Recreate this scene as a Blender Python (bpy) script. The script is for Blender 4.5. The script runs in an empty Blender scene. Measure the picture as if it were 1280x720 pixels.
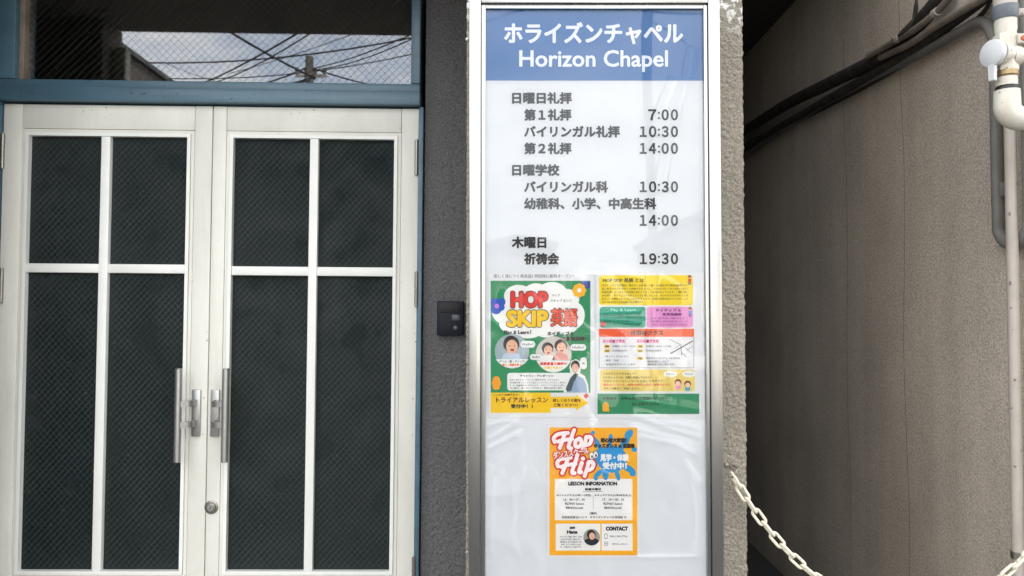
import bpy, bmesh, math, random
from mathutils import Vector, Matrix, noise, Euler
random.seed(7)
R = math.radians
S = bpy.context.scene

# ------------------------------------------------------------------ camera, world, sun, exposure
F = 940.0                        # focal length in photo pixels (1280 wide)
PITCH = R(1.65)
CAM = Vector((0, 0, 1.5))
cd = bpy.data.cameras.new('camera'); cam = bpy.data.objects.new('camera', cd); S.collection.objects.link(cam)
cd.sensor_width = 36; cd.lens = 36 * F / 1280; cd.clip_start = .05; cd.clip_end = 600
cam.location = CAM; cam.rotation_euler = (R(90) + PITCH, 0, 0)
S.camera = cam
S.render.resolution_x, S.render.resolution_y = 1024, 576
S.view_settings.view_transform = 'Standard'; S.view_settings.look = 'None'
S.view_settings.gamma = 1; S.view_settings.exposure = 2.36

SUN_EL, SUN_AZ = R(48), R(28)    # the sun stands behind the building: the whole front is in open shade
sun_dir = Vector((math.sin(SUN_AZ) * math.cos(SUN_EL), math.cos(SUN_AZ) * math.cos(SUN_EL), math.sin(SUN_EL)))
sl = bpy.data.lights.new('sun', 'SUN'); so = bpy.data.objects.new('sun', sl); S.collection.objects.link(so)
sl.energy = 4.5; sl.angle = R(.5); sl.color = (1, .92, .80)
so.rotation_euler = sun_dir.to_track_quat('Z', 'Y').to_euler(); so.location = (0, 10, 12)

W = bpy.data.worlds.new('World'); S.world = W; W.use_nodes = True
wn, wl = W.node_tree.nodes, W.node_tree.links
bg = wn['Background']; bg.inputs[1].default_value = .1
sky = wn.new('ShaderNodeTexSky'); sky.sky_type = 'NISHITA'; sky.sun_disc = False
sky.sun_elevation = SUN_EL; sky.sun_rotation = SUN_AZ; sky.dust_density = 1.5
wt = wn.new('ShaderNodeTexCoord'); wm = wn.new('ShaderNodeMapping'); wm.inputs['Scale'].default_value = (1, 1, 3.2)
wno = wn.new('ShaderNodeTexNoise'); wno.inputs['Scale'].default_value = 3.1; wno.inputs['Detail'].default_value = 9; wno.inputs['Roughness'].default_value = .6
wr = wn.new('ShaderNodeValToRGB'); wr.color_ramp.elements[0].position = .27; wr.color_ramp.elements[1].position = .62
wx = wn.new('ShaderNodeMix'); wx.data_type = 'RGBA'; wx.inputs[7].default_value = (9.3, 9.1, 8.8, 1)
wl.new(wt.outputs['Generated'], wm.inputs[0]); wl.new(wm.outputs[0], wno.inputs['Vector']); wl.new(wno.outputs[0], wr.inputs[0])
wl.new(wr.outputs[0], wx.inputs[0]); wl.new(sky.outputs[0], wx.inputs[6]); wl.new(wx.outputs[2], bg.inputs[0])

# ------------------------------------------------------------------ measuring helpers
class Plane:
    """a vertical plane of the place; uv() reads a measured direction as metres on it"""
    def __init__(s, o, yaw=0, roll=0):
        s.o = Vector(o); s.rot = Matrix.Rotation(yaw, 4, 'Z') @ Matrix.Rotation(roll, 4, 'Y')
        s.M = Matrix.Translation(s.o) @ s.rot; s.I = s.M.inverted()
    def uv(s, px, py, n=0.0):
        dx, dy = (px - 640) / F, (360 - py) / F
        d = Vector((dx, math.cos(PITCH) - math.sin(PITCH) * dy, math.sin(PITCH) + math.cos(PITCH) * dy))
        c = s.I @ CAM; d = s.rot.inverted() @ d
        t = (n - c.y) / d.y; p = c + d * t
        return p.x, p.z
WORLD = Plane((0, 0, 0))
def at(px, py, Y):
    x, z = WORLD.uv(px, py, Y); return Vector((x, Y, z))

# ------------------------------------------------------------------ objects
def new_obj(name, mesh, parent=None, **k):
    o = bpy.data.objects.new(name, mesh); S.collection.objects.link(o)
    if parent: o.parent = parent
    for a, b in k.items(): o[a] = b
    return o
def thing(name, label, cat, loc=(0, 0, 0), rot=None, group=None):
    o = bpy.data.objects.new(name, None); S.collection.objects.link(o); o.empty_display_size = .1
    o.matrix_world = Matrix.Translation(Vector(loc)) @ (rot if rot else Matrix())
    o['label'] = label; o['category'] = cat
    if group: o['group'] = group
    return o
class MB:
    def __init__(s, off=(0, 0, 0)): s.b = bmesh.new(); s.off = Vector(off); s.mats = []; s.mi = 0; s.sm = False
    def mat(s, m):
        if m not in s.mats: s.mats.append(m)
        s.mi = s.mats.index(m); return s
    def _fin(s, geom_faces, smooth=False):
        for f in geom_faces: f.material_index = s.mi; f.smooth = smooth
    def box(s, x0, x1, y0, y1, z0, z1, bev=0.0, seg=2):
        t = bmesh.new(); bmesh.ops.create_cube(t, size=1)
        for v in t.verts: v.co = Vector(((x0 + x1) / 2 + v.co.x * (x1 - x0), (y0 + y1) / 2 + v.co.y * (y1 - y0), (z0 + z1) / 2 + v.co.z * (z1 - z0)))
        if bev: bmesh.ops.bevel(t, geom=t.edges[:], offset=bev, segments=seg, affect='EDGES', profile=.5)
        s.merge(t, bev > 0); return s
    def merge(s, t, smooth=False, M=None):
        vm = {}
        for v in t.verts: vm[v] = s.b.verts.new((M @ v.co) if M else v.co)
        fs = []
        for f in t.faces:
            try: fs.append(s.b.faces.new([vm[v] for v in f.verts]))
            except ValueError: pass
        s._fin(fs, smooth); t.free()
    def quad(s, *p):
        vs = [s.b.verts.new(Vector(q)) for q in p]; s._fin([s.b.faces.new(vs)]); return s
    def cyl(s, p0, p1, r, seg=24, r1=None, caps=True):
        p0, p1 = Vector(p0), Vector(p1); r1 = r if r1 is None else r1
        return s.tube([p0, p1], [r, r1], seg, caps)
    def tube(s, path, r, seg=12, caps=True):
        path = [Vector(p) for p in path]; n = len(path)
        rs = r if isinstance(r, (list, tuple)) else [r] * n
        tang = [(path[min(i + 1, n - 1)] - path[max(i - 1, 0)]).normalized() for i in range(n)]
        up = Vector((0, 0, 1)) if abs(tang[0].z) < .9 else Vector((1, 0, 0))
        nrm = tang[0].cross(up).normalized(); rings = []
        for i in range(n):
            nrm = (nrm - tang[i] * nrm.dot(tang[i])).normalized(); bi = tang[i].cross(nrm)
            rings.append([s.b.verts.new(path[i] + (nrm * math.cos(2 * math.pi * k / seg) + bi * math.sin(2 * math.pi * k / seg)) * rs[i]) for k in range(seg)])
        fs = []
        for a, b in zip(rings, rings[1:]):
            for k in range(seg): fs.append(s.b.faces.new((a[k], a[(k + 1) % seg], b[(k + 1) % seg], b[k])))
        s._fin(fs, True)
        if caps: s._fin([s.b.faces.new(rings[0][::-1]), s.b.faces.new(rings[-1])])
        return s
    def lathe(s, c, axis, prof, seg=28):
        """prof: list of (distance along the axis, radius)"""
        c, axis = Vector(c), Vector(axis).normalized()
        return s.tube([c + axis * (a + 1e-6 * i) for i, (a, r) in enumerate(prof)], [r for a, r in prof], seg)
    def prism(s, pts, y0, y1):
        a = [s.b.verts.new((x, y0, z)) for x, z in pts]; b = [s.b.verts.new((x, y1, z)) for x, z in pts]
        n = len(pts); fs = [s.b.faces.new(a), s.b.faces.new(b[::-1])]
        for i in range(n): fs.append(s.b.faces.new((a[i], b[i], b[(i + 1) % n], a[(i + 1) % n])))
        s._fin(fs); return s
    def build(s, name, m=None, parent=None, **k):
        if m is not None and not s.mats: s.mats = [m]
        bmesh.ops.recalc_face_normals(s.b, faces=s.b.faces[:])
        for v in s.b.verts: v.co -= s.off
        me = bpy.data.meshes.new(name); s.b.to_mesh(me); s.b.free()
        for x in s.mats: me.materials.append(x)
        me.set_sharp_from_angle(angle=R(40))
        return new_obj(name, me, parent, **k)
def bez(pts, n=10):
    """Catmull-Rom through points"""
    P = [Vector(p) for p in pts]; P = [P[0] * 2 - P[1]] + P + [P[-1] * 2 - P[-2]]; out = []
    for i in range(1, len(P) - 2):
        for k in range(n):
            t = k / n; a, b, c, d = P[i - 1], P[i], P[i + 1], P[i + 2]
            out.append(.5 * ((2 * b) + (-a + c) * t + (2 * a - 5 * b + 4 * c - d) * t * t + (-a + 3 * b - 3 * c + d) * t ** 3))
    return out + [P[-2]]

# ------------------------------------------------------------------ materials
def hexc(r, g, b):
    f = lambda c: (c / 255 / 12.92) if c / 255 <= .04045 else ((c / 255 + .055) / 1.055) ** 2.4
    return (f(r), f(g), f(b))
def mat(name, col, rough=.6, metal=0, var=0, vscale=6, bump=0, bscale=200, bdist=.001, spec=.5, coat=0, detail=4, stretch=(1, 1, 1), col2=None, w=None, coord='Object'):
    m = bpy.data.materials.new(name); m.use_nodes = True; n, l = m.node_tree.nodes, m.node_tree.links
    p = n['Principled BSDF']; p.inputs['Base Color'].default_value = (*col, 1)
    p.inputs['Roughness'].default_value = rough; p.inputs['Metallic'].default_value = metal
    p.inputs['Specular IOR Level'].default_value = spec; p.inputs['Coat Weight'].default_value = coat; p.inputs['Coat Roughness'].default_value = .04
    tc = n.new('ShaderNodeTexCoord'); mp = n.new('ShaderNodeMapping'); mp.inputs['Scale'].default_value = stretch
    l.new(tc.outputs[coord], mp.inputs[0])
    if var or col2:
        t = n.new('ShaderNodeTexNoise'); t.inputs['Scale'].default_value = vscale; t.inputs['Detail'].default_value = 8; t.inputs['Roughness'].default_value = .62
        l.new(mp.outputs[0], t.inputs['Vector'])
        r = n.new('ShaderNodeValToRGB'); l.new(t.outputs[0], r.inputs[0]); r.color_ramp.elements[0].position = .32; r.color_ramp.elements[1].position = .68
        a = col2 if col2 else tuple(c * (1 - var) for c in col); b = col if col2 else tuple(min(1, c * (1 + var * .6)) for c in col)
        r.color_ramp.elements[0].color = (*a, 1); r.color_ramp.elements[1].color = (*b, 1)
        l.new(r.outputs[0], p.inputs['Base Color'])
        rr = n.new('ShaderNodeMapRange'); rr.inputs['To Min'].default_value = min(1, rough * 1.25); rr.inputs['To Max'].default_value = rough * .85
        l.new(t.outputs[0], rr.inputs[0]); l.new(rr.outputs[0], p.inputs['Roughness'])
    if bump:
        t2 = n.new('ShaderNodeTexNoise'); t2.inputs['Scale'].default_value = bscale; t2.inputs['Detail'].default_value = detail
        l.new(mp.outputs[0], t2.inputs['Vector']); b = n.new('ShaderNodeBump'); b.inputs['Strength'].default_value = bump; b.inputs['Distance'].default_value = bdist
        l.new(t2.outputs[0], b.inputs['Height']); l.new(b.outputs[0], p.inputs['Normal'])
    return m
flat_cache = {}
def ink(r, g, b, rough=.45):
    k = (r, g, b, rough)
    if k not in flat_cache:
        flat_cache[k] = mat('print_ink', hexc(r, g, b), rough, spec=.3)
    return flat_cache[k]

M = {}
M['door_paint'] = mat('cream_door_paint', (.70, .695, .63), .42, var=.1, vscale=5, bump=.15, bscale=90, bdist=.0006, stretch=(1, 1, .35))
M['bead'] = mat('white_glazing_bead', (.78, .785, .75), .4, var=.05, vscale=9)
def chips(m, col, scale=70, th=.72):
    """small chips and grime specks scattered in the paint"""
    n, l = m.node_tree.nodes, m.node_tree.links; p = n['Principled BSDF']; src = p.inputs['Base Color'].links[0].from_socket
    tc = n.new('ShaderNodeTexCoord')
    for sc_, t_, st_, amt in ((scale, th, (1, 1, 1), .8), (2.6, .52, (1, 1, .5), .16), (30, .6, (1, 1, .06), .10)):
        mp = n.new('ShaderNodeMapping'); mp.inputs['Scale'].default_value = st_; l.new(tc.outputs['Object'], mp.inputs[0])
        t = n.new('ShaderNodeTexNoise'); t.inputs['Scale'].default_value = sc_; t.inputs['Detail'].default_value = 5; l.new(mp.outputs[0], t.inputs['Vector'])
        mr = n.new('ShaderNodeMapRange'); mr.inputs['From Min'].default_value = t_; mr.inputs['From Max'].default_value = t_ + (.02 if sc_ == scale else .18); mr.inputs['To Max'].default_value = amt
        l.new(t.outputs[0], mr.inputs[0]); x = n.new('ShaderNodeMix'); x.data_type = 'RGBA'; x.inputs[7].default_value = (*col, 1)
        l.new(mr.outputs[0], x.inputs[0]); l.new(src, x.inputs[6]); src = x.outputs[2]
    l.new(src, p.inputs['Base Color'])
chips(M['door_paint'], (.22, .2, .16))
M['groove'] = mat('dark_groove', (.12, .12, .11), .8)
M['blue_frame'] = mat('weathered_blue_paint', (.075, .15, .205), .34, var=.22, vscale=7, bump=.5, bscale=60, bdist=.0012, stretch=(.25, 1, 2))
chips(M['blue_frame'], (.02, .03, .04), 60, .68)
M['steel'] = mat('brushed_steel', (.42, .42, .41), .36, metal=.85, var=.08, vscale=30, bump=.1, bscale=300, bdist=.0003, stretch=(1, 1, .1))
M['steel_dark'] = mat('worn_lock_metal', (.3, .28, .25), .35, metal=.9, var=.2, vscale=90)
M['black_plastic'] = mat('navy_black_plastic', (.006, .008, .018), .42, spec=.25, bump=.1, bscale=600, bdist=.0002)
M['slot'] = mat('speaker_slot', (.004, .004, .006), .6)
M['name_plate'] = mat('grey_name_plate', (.07, .075, .095), .3)
M['alu'] = mat('anodised_aluminium', (.42, .42, .41), .27, metal=1, bump=.06, bscale=120, bdist=.0003, stretch=(14, 14, .12), var=.05, vscale=3)
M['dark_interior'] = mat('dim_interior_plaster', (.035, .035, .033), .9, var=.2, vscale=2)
M['panel_white'] = mat('sign_face_white', (.73, .755, .785), .35, var=.03, vscale=2.5, spec=.4)
M['panel_blue'] = mat('sign_face_blue', (.002, .125, .37), .3, var=.03, vscale=2)
M['paper'] = mat('glossy_paper', (.76, .77, .79), .4, bump=.1, bscale=9, bdist=.002)
M['chain'] = mat('pale_yellow_chain_plastic', (.72, .67, .53), .42, var=.25, vscale=30, bump=.1, bscale=200, bdist=.0003)
M['pvc'] = mat('aged_beige_pvc', (.58, .535, .455), .45, var=.16, vscale=9, bump=.2, bscale=160, bdist=.0004)
M['pvc_pink'] = mat('dusty_rose_beige_pipe', (.42, .375, .33), .5, var=.14, vscale=6, bump=.2, bscale=200, bdist=.0004)
M['pvc_white'] = mat('off_white_fitting', (.62, .60, .53), .4, var=.14, vscale=24, bump=.3, bscale=150, bdist=.0006, col2=(.5, .46, .38))
chips(M['pvc_white'], (.16, .12, .08), 60, .68); chips(M['pvc'], (.2, .15, .1), 60, .7); chips(M['pvc_pink'], (.14, .11, .09), 60, .66)
M['pvc_grey'] = mat('grey_painted_hose', (.165, .16, .145), .55, var=.16, vscale=16, bump=.3, bscale=120, bdist=.001)
M['band_grey'] = mat('grey_clamp_band', (.13, .15, .17), .5, var=.15, vscale=40)
M['valve_disc'] = mat('pale_grey_valve_cap', (.55, .56, .57), .38, var=.05, vscale=30)
M['brass'] = mat('tarnished_brass', (.34, .25, .13), .42, metal=.7, var=.3, vscale=60)
M['tape'] = mat('black_tape', (.012, .012, .013), .45)
M['red'] = mat('rust_red_plug', (.42, .09, .03), .4)
M['cable_black'] = mat('sooty_black_pipe_wrap', (.038, .032, .028), .8, var=.4, vscale=20, bump=.5, bscale=60, bdist=.004)
M['cable_tan'] = mat('dusty_tan_conduit', (.22, .185, .15), .6, var=.3, vscale=14, bump=.4, bscale=60, bdist=.002)
M['asphalt'] = mat('asphalt', (.055, .055, .055), .9, var=.3, vscale=1.2, bump=.6, bscale=90, bdist=.004)
M['paving'] = mat('concrete_paving', (.26, .25, .235), .85, var=.15, vscale=3, bump=.4, bscale=120, bdist=.002)
M['concrete'] = mat('concrete', (.3, .29, .275), .85, var=.18, vscale=2.2, bump=.4, bscale=70, bdist=.003)
M['line'] = mat('road_marking_paint', (.7, .7, .68), .7, var=.1, vscale=8)
M['pole'] = mat('backlit_dark_pole', (.06, .058, .055), .8, var=.15)  # colour darkened so the poles stand as back-lit silhouettes
M['rubber'] = mat('rubber', (.02, .02, .02), .8)

def stucco(name, col, scale, dist, strength, var=.12, dark=None, rough=.85, stain=0, crust=False, sep=False):
    """sprayed render: lumps from voronoi and noise, faint stains running down"""
    m = bpy.data.materials.new(name); m.use_nodes = True; n, l = m.node_tree.nodes, m.node_tree.links
    p = n['Principled BSDF']; p.inputs['Roughness'].default_value = rough; p.inputs['Specular IOR Level'].default_value = .35
    tc = n.new('ShaderNodeTexCoord')
    big = n.new('ShaderNodeTexNoise'); big.inputs['Scale'].default_value = 2.3; big.inputs['Detail'].default_value = 6
    l.new(tc.outputs['Object'], big.inputs['Vector'])
    mp = n.new('ShaderNodeMapping'); mp.inputs['Scale'].default_value = (9, 9, .5); l.new(tc.outputs['Object'], mp.inputs[0])
    st = n.new('ShaderNodeTexNoise'); st.inputs['Scale'].default_value = 1; st.inputs['Detail'].default_value = 5; l.new(mp.outputs[0], st.inputs['Vector'])
    fine = n.new('ShaderNodeTexNoise'); fine.inputs['Scale'].default_value = scale; fine.inputs['Detail'].default_value = 3; fine.inputs['Roughness'].default_value = .6
    l.new(tc.outputs['Object'], fine.inputs['Vector'])
    vo = n.new('ShaderNodeTexVoronoi'); vo.inputs['Scale'].default_value = scale * .55; vo.feature = 'SMOOTH_F1'; vo.inputs['Smoothness'].default_value = .4
    l.new(tc.outputs['Object'], vo.inputs['Vector'])
    mx = n.new('ShaderNodeMath'); mx.operation = 'MULTIPLY_ADD'; mx.inputs[1].default_value = -.6; l.new(vo.outputs['Distance'], mx.inputs[0]); l.new(fine.outputs[0], mx.inputs[2])
    b = n.new('ShaderNodeBump'); b.inputs['Strength'].default_value = strength; b.inputs['Distance'].default_value = dist
    l.new(mx.outputs[0], b.inputs['Height']); l.new(b.outputs[0], p.inputs['Normal'])
    r = n.new('ShaderNodeValToRGB'); r.color_ramp.elements[0].position = .3; r.color_ramp.elements[1].position = .7
    r.color_ramp.elements[0].color = (*[c * (1 - var) for c in col], 1); r.color_ramp.elements[1].color = (*[c * (1 + var) for c in col], 1)
    l.new(big.outputs[0], r.inputs[0]); last = r.outputs[0]
    def mul(sock, lo, hi, a, bb):
        nonlocal last
        mr = n.new('ShaderNodeMapRange'); mr.inputs['From Min'].default_value = lo; mr.inputs['From Max'].default_value = hi; mr.inputs['To Min'].default_value = a; mr.inputs['To Max'].default_value = bb
        l.new(sock, mr.inputs[0]); x = n.new('ShaderNodeMix'); x.data_type = 'RGBA'; x.blend_type = 'MULTIPLY'; x.inputs[0].default_value = 1
        l.new(last, x.inputs[6]); l.new(mr.outputs[0], x.inputs[7]); last = x.outputs[2]
    mul(fine.outputs[0], .3, .7, .62, 1.3)
    if stain: mul(st.outputs[0], .34, .6, 1 - stain, 1.06)
    if crust:   # pale flaking paint near the top of the pillar
        c = n.new('ShaderNodeTexNoise'); c.inputs['Scale'].default_value = 55; c.inputs['Detail'].default_value = 4; l.new(tc.outputs['Object'], c.inputs['Vector'])
        gz = n.new('ShaderNodeSeparateXYZ'); l.new(tc.outputs['Object'], gz.inputs[0])
        zr = n.new('ShaderNodeMapRange'); zr.inputs['From Min'].default_value = 2.27; zr.inputs['From Max'].default_value = 2.36; zr.inputs['To Min'].default_value = 0; zr.inputs['To Max'].default_value = 1; l.new(gz.outputs[2], zr.inputs[0])
        th = n.new('ShaderNodeMapRange'); th.inputs['From Min'].default_value = .5; th.inputs['From Max'].default_value = .56; l.new(c.outputs[0], th.inputs[0])
        mm = n.new('ShaderNodeMath'); mm.operation = 'MULTIPLY'; l.new(zr.outputs[0], mm.inputs[0]); l.new(th.outputs[0], mm.inputs[1])
        x = n.new('ShaderNodeMix'); x.data_type = 'RGBA'; x.inputs[7].default_value = (.6, .6, .58, 1); l.new(mm.outputs[0], x.inputs[0]); l.new(last, x.inputs[6]); last = x.outputs[2]
    l.new(last, p.inputs['Base Color'])
    return m
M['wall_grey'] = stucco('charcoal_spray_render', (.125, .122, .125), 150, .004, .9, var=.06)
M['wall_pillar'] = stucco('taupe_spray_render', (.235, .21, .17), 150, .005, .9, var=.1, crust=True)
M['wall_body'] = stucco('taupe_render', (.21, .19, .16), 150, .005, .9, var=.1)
M['wall_alley_shade'] = stucco('alley_shade_render', (.06, .055, .05), 150, .004, .8, var=.1)  # render colour darkened to put the deep alley's shade into its surfaces
M['wall_alley'] = stucco('grey_brown_fine_render', (.48, .42, .35), 170, .003, .7, var=.13, stain=.05)
chips(M['chain'], (.35, .30, .2), 90, .62)
M['wall_front'] = stucco('brown_rough_render', (.16, .125, .10), 120, .004, .9)

def wired_glass(name, cell, wire_w, base, wirecol, rough, dimple, angle=48, ior=1.5):
    """pane body: dark patterned glass with a diamond grid of thin wire inside it"""
    m = bpy.data.materials.new(name); m.use_nodes = True; n, l = m.node_tree.nodes, m.node_tree.links
    p = n['Principled BSDF']; p.inputs['Roughness'].default_value = rough; p.inputs['IOR'].default_value = ior
    tc = n.new('ShaderNodeTexCoord'); sp = n.new('ShaderNodeSeparateXYZ'); l.new(tc.outputs['Object'], sp.inputs[0])
    def M2(op, a, b=None):
        x = n.new('ShaderNodeMath'); x.operation = op
        for i, v in enumerate((a, b)):
            if v is None: continue
            if isinstance(v, (int, float)): x.inputs[i].default_value = v
            else: l.new(v, x.inputs[i])
        return x.outputs[0]
    A = R(angle); masks = []; waves = []
    for sg in (1, -1):
        u = M2('ADD', M2('MULTIPLY', sp.outputs[0], math.sin(A)), M2('MULTIPLY', sp.outputs[2], sg * math.cos(A)))
        f = M2('FRACT', M2('DIVIDE', u, cell))
        d = M2('ABSOLUTE', M2('SUBTRACT', f, .5))
        masks.append(M2('GREATER_THAN', d, .5 - wire_w / cell / 2))
        waves.append(M2('SINE', M2('MULTIPLY', u, 2 * math.pi / (cell * .36))))
    w = M2('MAXIMUM', M2('MULTIPLY', masks[0], .55), masks[1])
    x = n.new('ShaderNodeMix'); x.data_type = 'RGBA'; x.inputs[6].default_value = (*base, 1); x.inputs[7].default_value = (*wirecol, 1)
    l.new(w, x.inputs[0]); l.new(x.outputs[2], p.inputs['Base Color'])
    if dimple:
        no = n.new('ShaderNodeTexNoise'); no.inputs['Scale'].default_value = 9; l.new(tc.outputs['Object'], no.inputs['Vector'])
        h = M2('MULTIPLY', M2('ADD', waves[0], waves[1]), M2('ADD', no.outputs[0], .3))
        b = n.new('ShaderNodeBump'); b.inputs['Strength'].default_value = 1; b.inputs['Distance'].default_value = dimple; l.new(h, b.inputs['Height'])
        lo = n.new('ShaderNodeTexNoise'); lo.inputs['Scale'].default_value = 4.2; lo.inputs['Detail'].default_value = 3; l.new(tc.outputs['Object'], lo.inputs['Vector'])
        b2 = n.new('ShaderNodeBump'); b2.inputs['Strength'].default_value = 1; b2.inputs['Distance'].default_value = .035; l.new(lo.outputs[0], b2.inputs['Height']); l.new(b.outputs[0], b2.inputs['Normal']); l.new(b2.outputs[0], p.inputs['Normal'])
        rr = n.new('ShaderNodeMapRange'); rr.inputs['From Min'].default_value = .35; rr.inputs['From Max'].default_value = .65; rr.inputs['To Min'].default_value = .03; rr.inputs['To Max'].default_value = .3; l.new(no.outputs[0], rr.inputs[0]); l.new(rr.outputs[0], p.inputs['Roughness'])
    return m, x, w
M['door_glass'], _, _ = wired_glass('dark_patterned_wired_glass', .0175, .0011, (.0012, .0065, .0065), (.05, .07, .068), .07, .0006, ior=1.36)
# clear wired glass of the fanlight: see-through with a strong reflection
M['transom_glass'], _x, _w = wired_glass('clear_wired_glass', .021, .0011, (.012, .014, .013), (.03, .034, .032), .015, 0, angle=45, ior=1.5)
n_, l_ = M['transom_glass'].node_tree.nodes, M['transom_glass'].node_tree.links
tr_ = n_.new('ShaderNodeBsdfTransparent'); gl_ = n_.new('ShaderNodeBsdfGlossy'); gl_.inputs['Roughness'].default_value = .01
mxa = n_.new('ShaderNodeMixShader'); mxb = n_.new('ShaderNodeMixShader'); mxa.inputs[0].default_value = .115
l_.new(tr_.outputs[0], mxa.inputs[1]); l_.new(gl_.outputs[0], mxa.inputs[2])
l_.new(_w, mxb.inputs[0]); l_.new(mxa.outputs[0], mxb.inputs[1]); l_.new(n_['Principled BSDF'].outputs[0], mxb.inputs[2]); l_.new(mxb.outputs[0], n_['Material Output'].inputs[0])
# clear plastic cover of the noticeboard
mc = bpy.data.materials.new('clear_plastic_cover'); mc.use_nodes = True; n_, l_ = mc.node_tree.nodes, mc.node_tree.links
n_.remove(n_['Principled BSDF']); tr_ = n_.new('ShaderNodeBsdfTransparent'); gl_ = n_.new('ShaderNodeBsdfGlossy'); gl_.inputs['Roughness'].default_value = .012
fr_ = n_.new('ShaderNodeFresnel'); fr_.inputs[0].default_value = 1.5; ml_ = n_.new('ShaderNodeMath'); ml_.operation = 'MULTIPLY'; ml_.inputs[1].default_value = .9; ml_.use_clamp = True
mx_ = n_.new('ShaderNodeMixShader'); l_.new(fr_.outputs[0], ml_.inputs[0]); l_.new(ml_.outputs[0], mx_.inputs[0]); l_.new(tr_.outputs[0], mx_.inputs[1]); l_.new(gl_.outputs[0], mx_.inputs[2]); l_.new(mx_.outputs[0], n_['Material Output'].inputs[0])
M['cover'] = mc

# ------------------------------------------------------------------ ground
g = MB(); g.box(-80, 80, -90, 1.2, -.4, -.12); g.build('road', M['asphalt'], kind='structure')
g = MB(); g.box(-80, 80, 1.2, 9, -.4, 0, .01); g.build('pavement', M['paving'], kind='structure')
g = MB()
for x in range(-9, 10): g.box(x * 4 - 1, x * 4 + 1, -3.6, -3.48, -.12, -.116)
g.build('road_marking', M['line'], kind='structure')

# ------------------------------------------------------------------ walls
def grid_wall(x0, x1, z0, z1, y, step, amp, sc, edge_round=0, back=.1, m=None, name='render_face', parent=None, edge_left=0):
    """a render skin as real lumps: dense grid pushed outwards, returning round its right and left edges"""
    nx = int((x1 - x0) / step); nz = int((z1 - z0) / step); vs = []; fs = []
    ext = [(x1, y + back * k / 4 * 1.0, 1) for k in range(1, 5)]
    exl = [(x0, y + back * k / 4 * 1.0, -1) for k in range(4, 0, -1)]
    cols = exl + [(x0 + (x1 - x0) * i / nx, y, 0) for i in range(nx + 1)] + ext
    for j in range(nz + 1):
        z = z0 + (z1 - z0) * j / nz
        for (x, yy, sd) in cols:
            p = Vector((x, yy, z)) * sc
            h = noise.noise(p) * .6 + noise.noise(p * 2.1) * .35 + abs(noise.noise(p * .6)) * .6
            h *= amp
            dx = 0; dy = -h
            if sd: dx = sd * h; dy = 0
            elif edge_round:
                d = x1 - x; e = edge_round
                if d < e: k = 1 - d / e; dy += e * .5 * k * k; dx += h * k
                d = x - x0
                if d < e: k = 1 - d / e; dy += e * .5 * k * k; dx -= h * k
            vs.append((x + dx, yy + dy, z))
    w = len(cols)
    for j in range(nz):
        for i in range(w - 1): a = j * w + i; fs.append((a, a + 1, a + 1 + w, a + w))
    me = bpy.data.meshes.new(name); me.from_pydata(vs, [], fs); me.materials.append(m); me.polygons.foreach_set('use_smooth', [True] * len(fs))
    return new_obj(name, me, parent)

SY, PYF = 2.05, 2.12            # front of the noticeboard, front of the pillar
DP = Plane((-.25, 2.90, 0), R(1.13), R(.42))
PX0, PX1 = at(583, 400, PYF).x, at(932, 400, PYF).x
# pillar carrying the noticeboard; its alley side runs back along the alley
pil = thing('pillar', 'taupe rough rendered pillar behind the aluminium noticeboard', 'wall', ((PX0 + PX1) / 2, PYF + .1, 0))
b = MB(); b.box(PX0 + .004, PX1 - .004, PYF + .012, 3.05, 0, 2.8520); b.build('core', M['wall_pillar'])
core = bpy.data.objects['core']; core.name = 'wall_core'; core.parent = pil; core.matrix_parent_inverse = pil.matrix_world.inverted()
for nm, xa, xb in (('render_face', PX1 - .11, PX1), ('render_face', PX0, PX0 + .05)):
    f = grid_wall(xa, xb, .4, 2.8200, PYF, .0028, .0032, 95, .014, .06, M['wall_pillar'], nm, pil); f.matrix_parent_inverse = pil.matrix_world.inverted()
def loose(o, p): o.parent = p; o.matrix_parent_inverse = p.matrix_world.inverted(); return o
# sleeve wall beside the door with the door phone
wall = thing('wall', 'charcoal pebbly rendered wall strip between the door and the noticeboard', 'wall', (-.3, 2.95, 0), DP.rot)
ux0, _ = DP.uv(529, 400); ux1 = .45
def wallgrid():
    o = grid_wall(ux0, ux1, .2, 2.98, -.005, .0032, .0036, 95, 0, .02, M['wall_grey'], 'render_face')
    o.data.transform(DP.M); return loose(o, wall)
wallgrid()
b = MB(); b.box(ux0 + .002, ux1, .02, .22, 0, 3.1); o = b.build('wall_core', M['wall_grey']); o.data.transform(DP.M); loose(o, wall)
# upper storey over the entrance: its soffit shades the top of the door
up = thing('building_upper_storey', 'grey rendered upper storey of the chapel building over the entrance', 'building', (-2, 4, 2.87))
b = MB(); b.box(-9, PX1, PYF + .01, 9.5, 2.8550, 6.6, .004); loose(b.build('wall', M['wall_body']), up)
b = MB(); b.box(-2.4, -1.985, 2.84, 3.1, 0, 2.8530); loose(b.build('recess_wall', M['wall_grey']), up)
b = MB(); b.box(-2.45, -2.4, 2.33, 3.1, 0, 2.8530); loose(b.build('recess_side', M['wall_grey']), up)
for xs in (-2.0, -1.1, -.45): b = MB(); b.box(xs - .004, xs + .004, PYF + .03, 2.85, 2.8480, 2.8545); loose(b.build('soffit_joint', M['groove']), up)
b = MB(); b.box(-.32, -.26, 2.45, 2.52, 2.7800, 2.8540, .004); b.cyl((-.29, 2.485, 2.70), (-.29, 2.485, 2.7800), .012); loose(b.build('soffit_fixture', M['black_plastic']), up)
b = MB(); b.box(-9, -1.872, PYF + .004, 2.32, 0, 2.8520, .006); o = b.build('side_pillar', M['wall_body']); loose(o, up)
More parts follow.
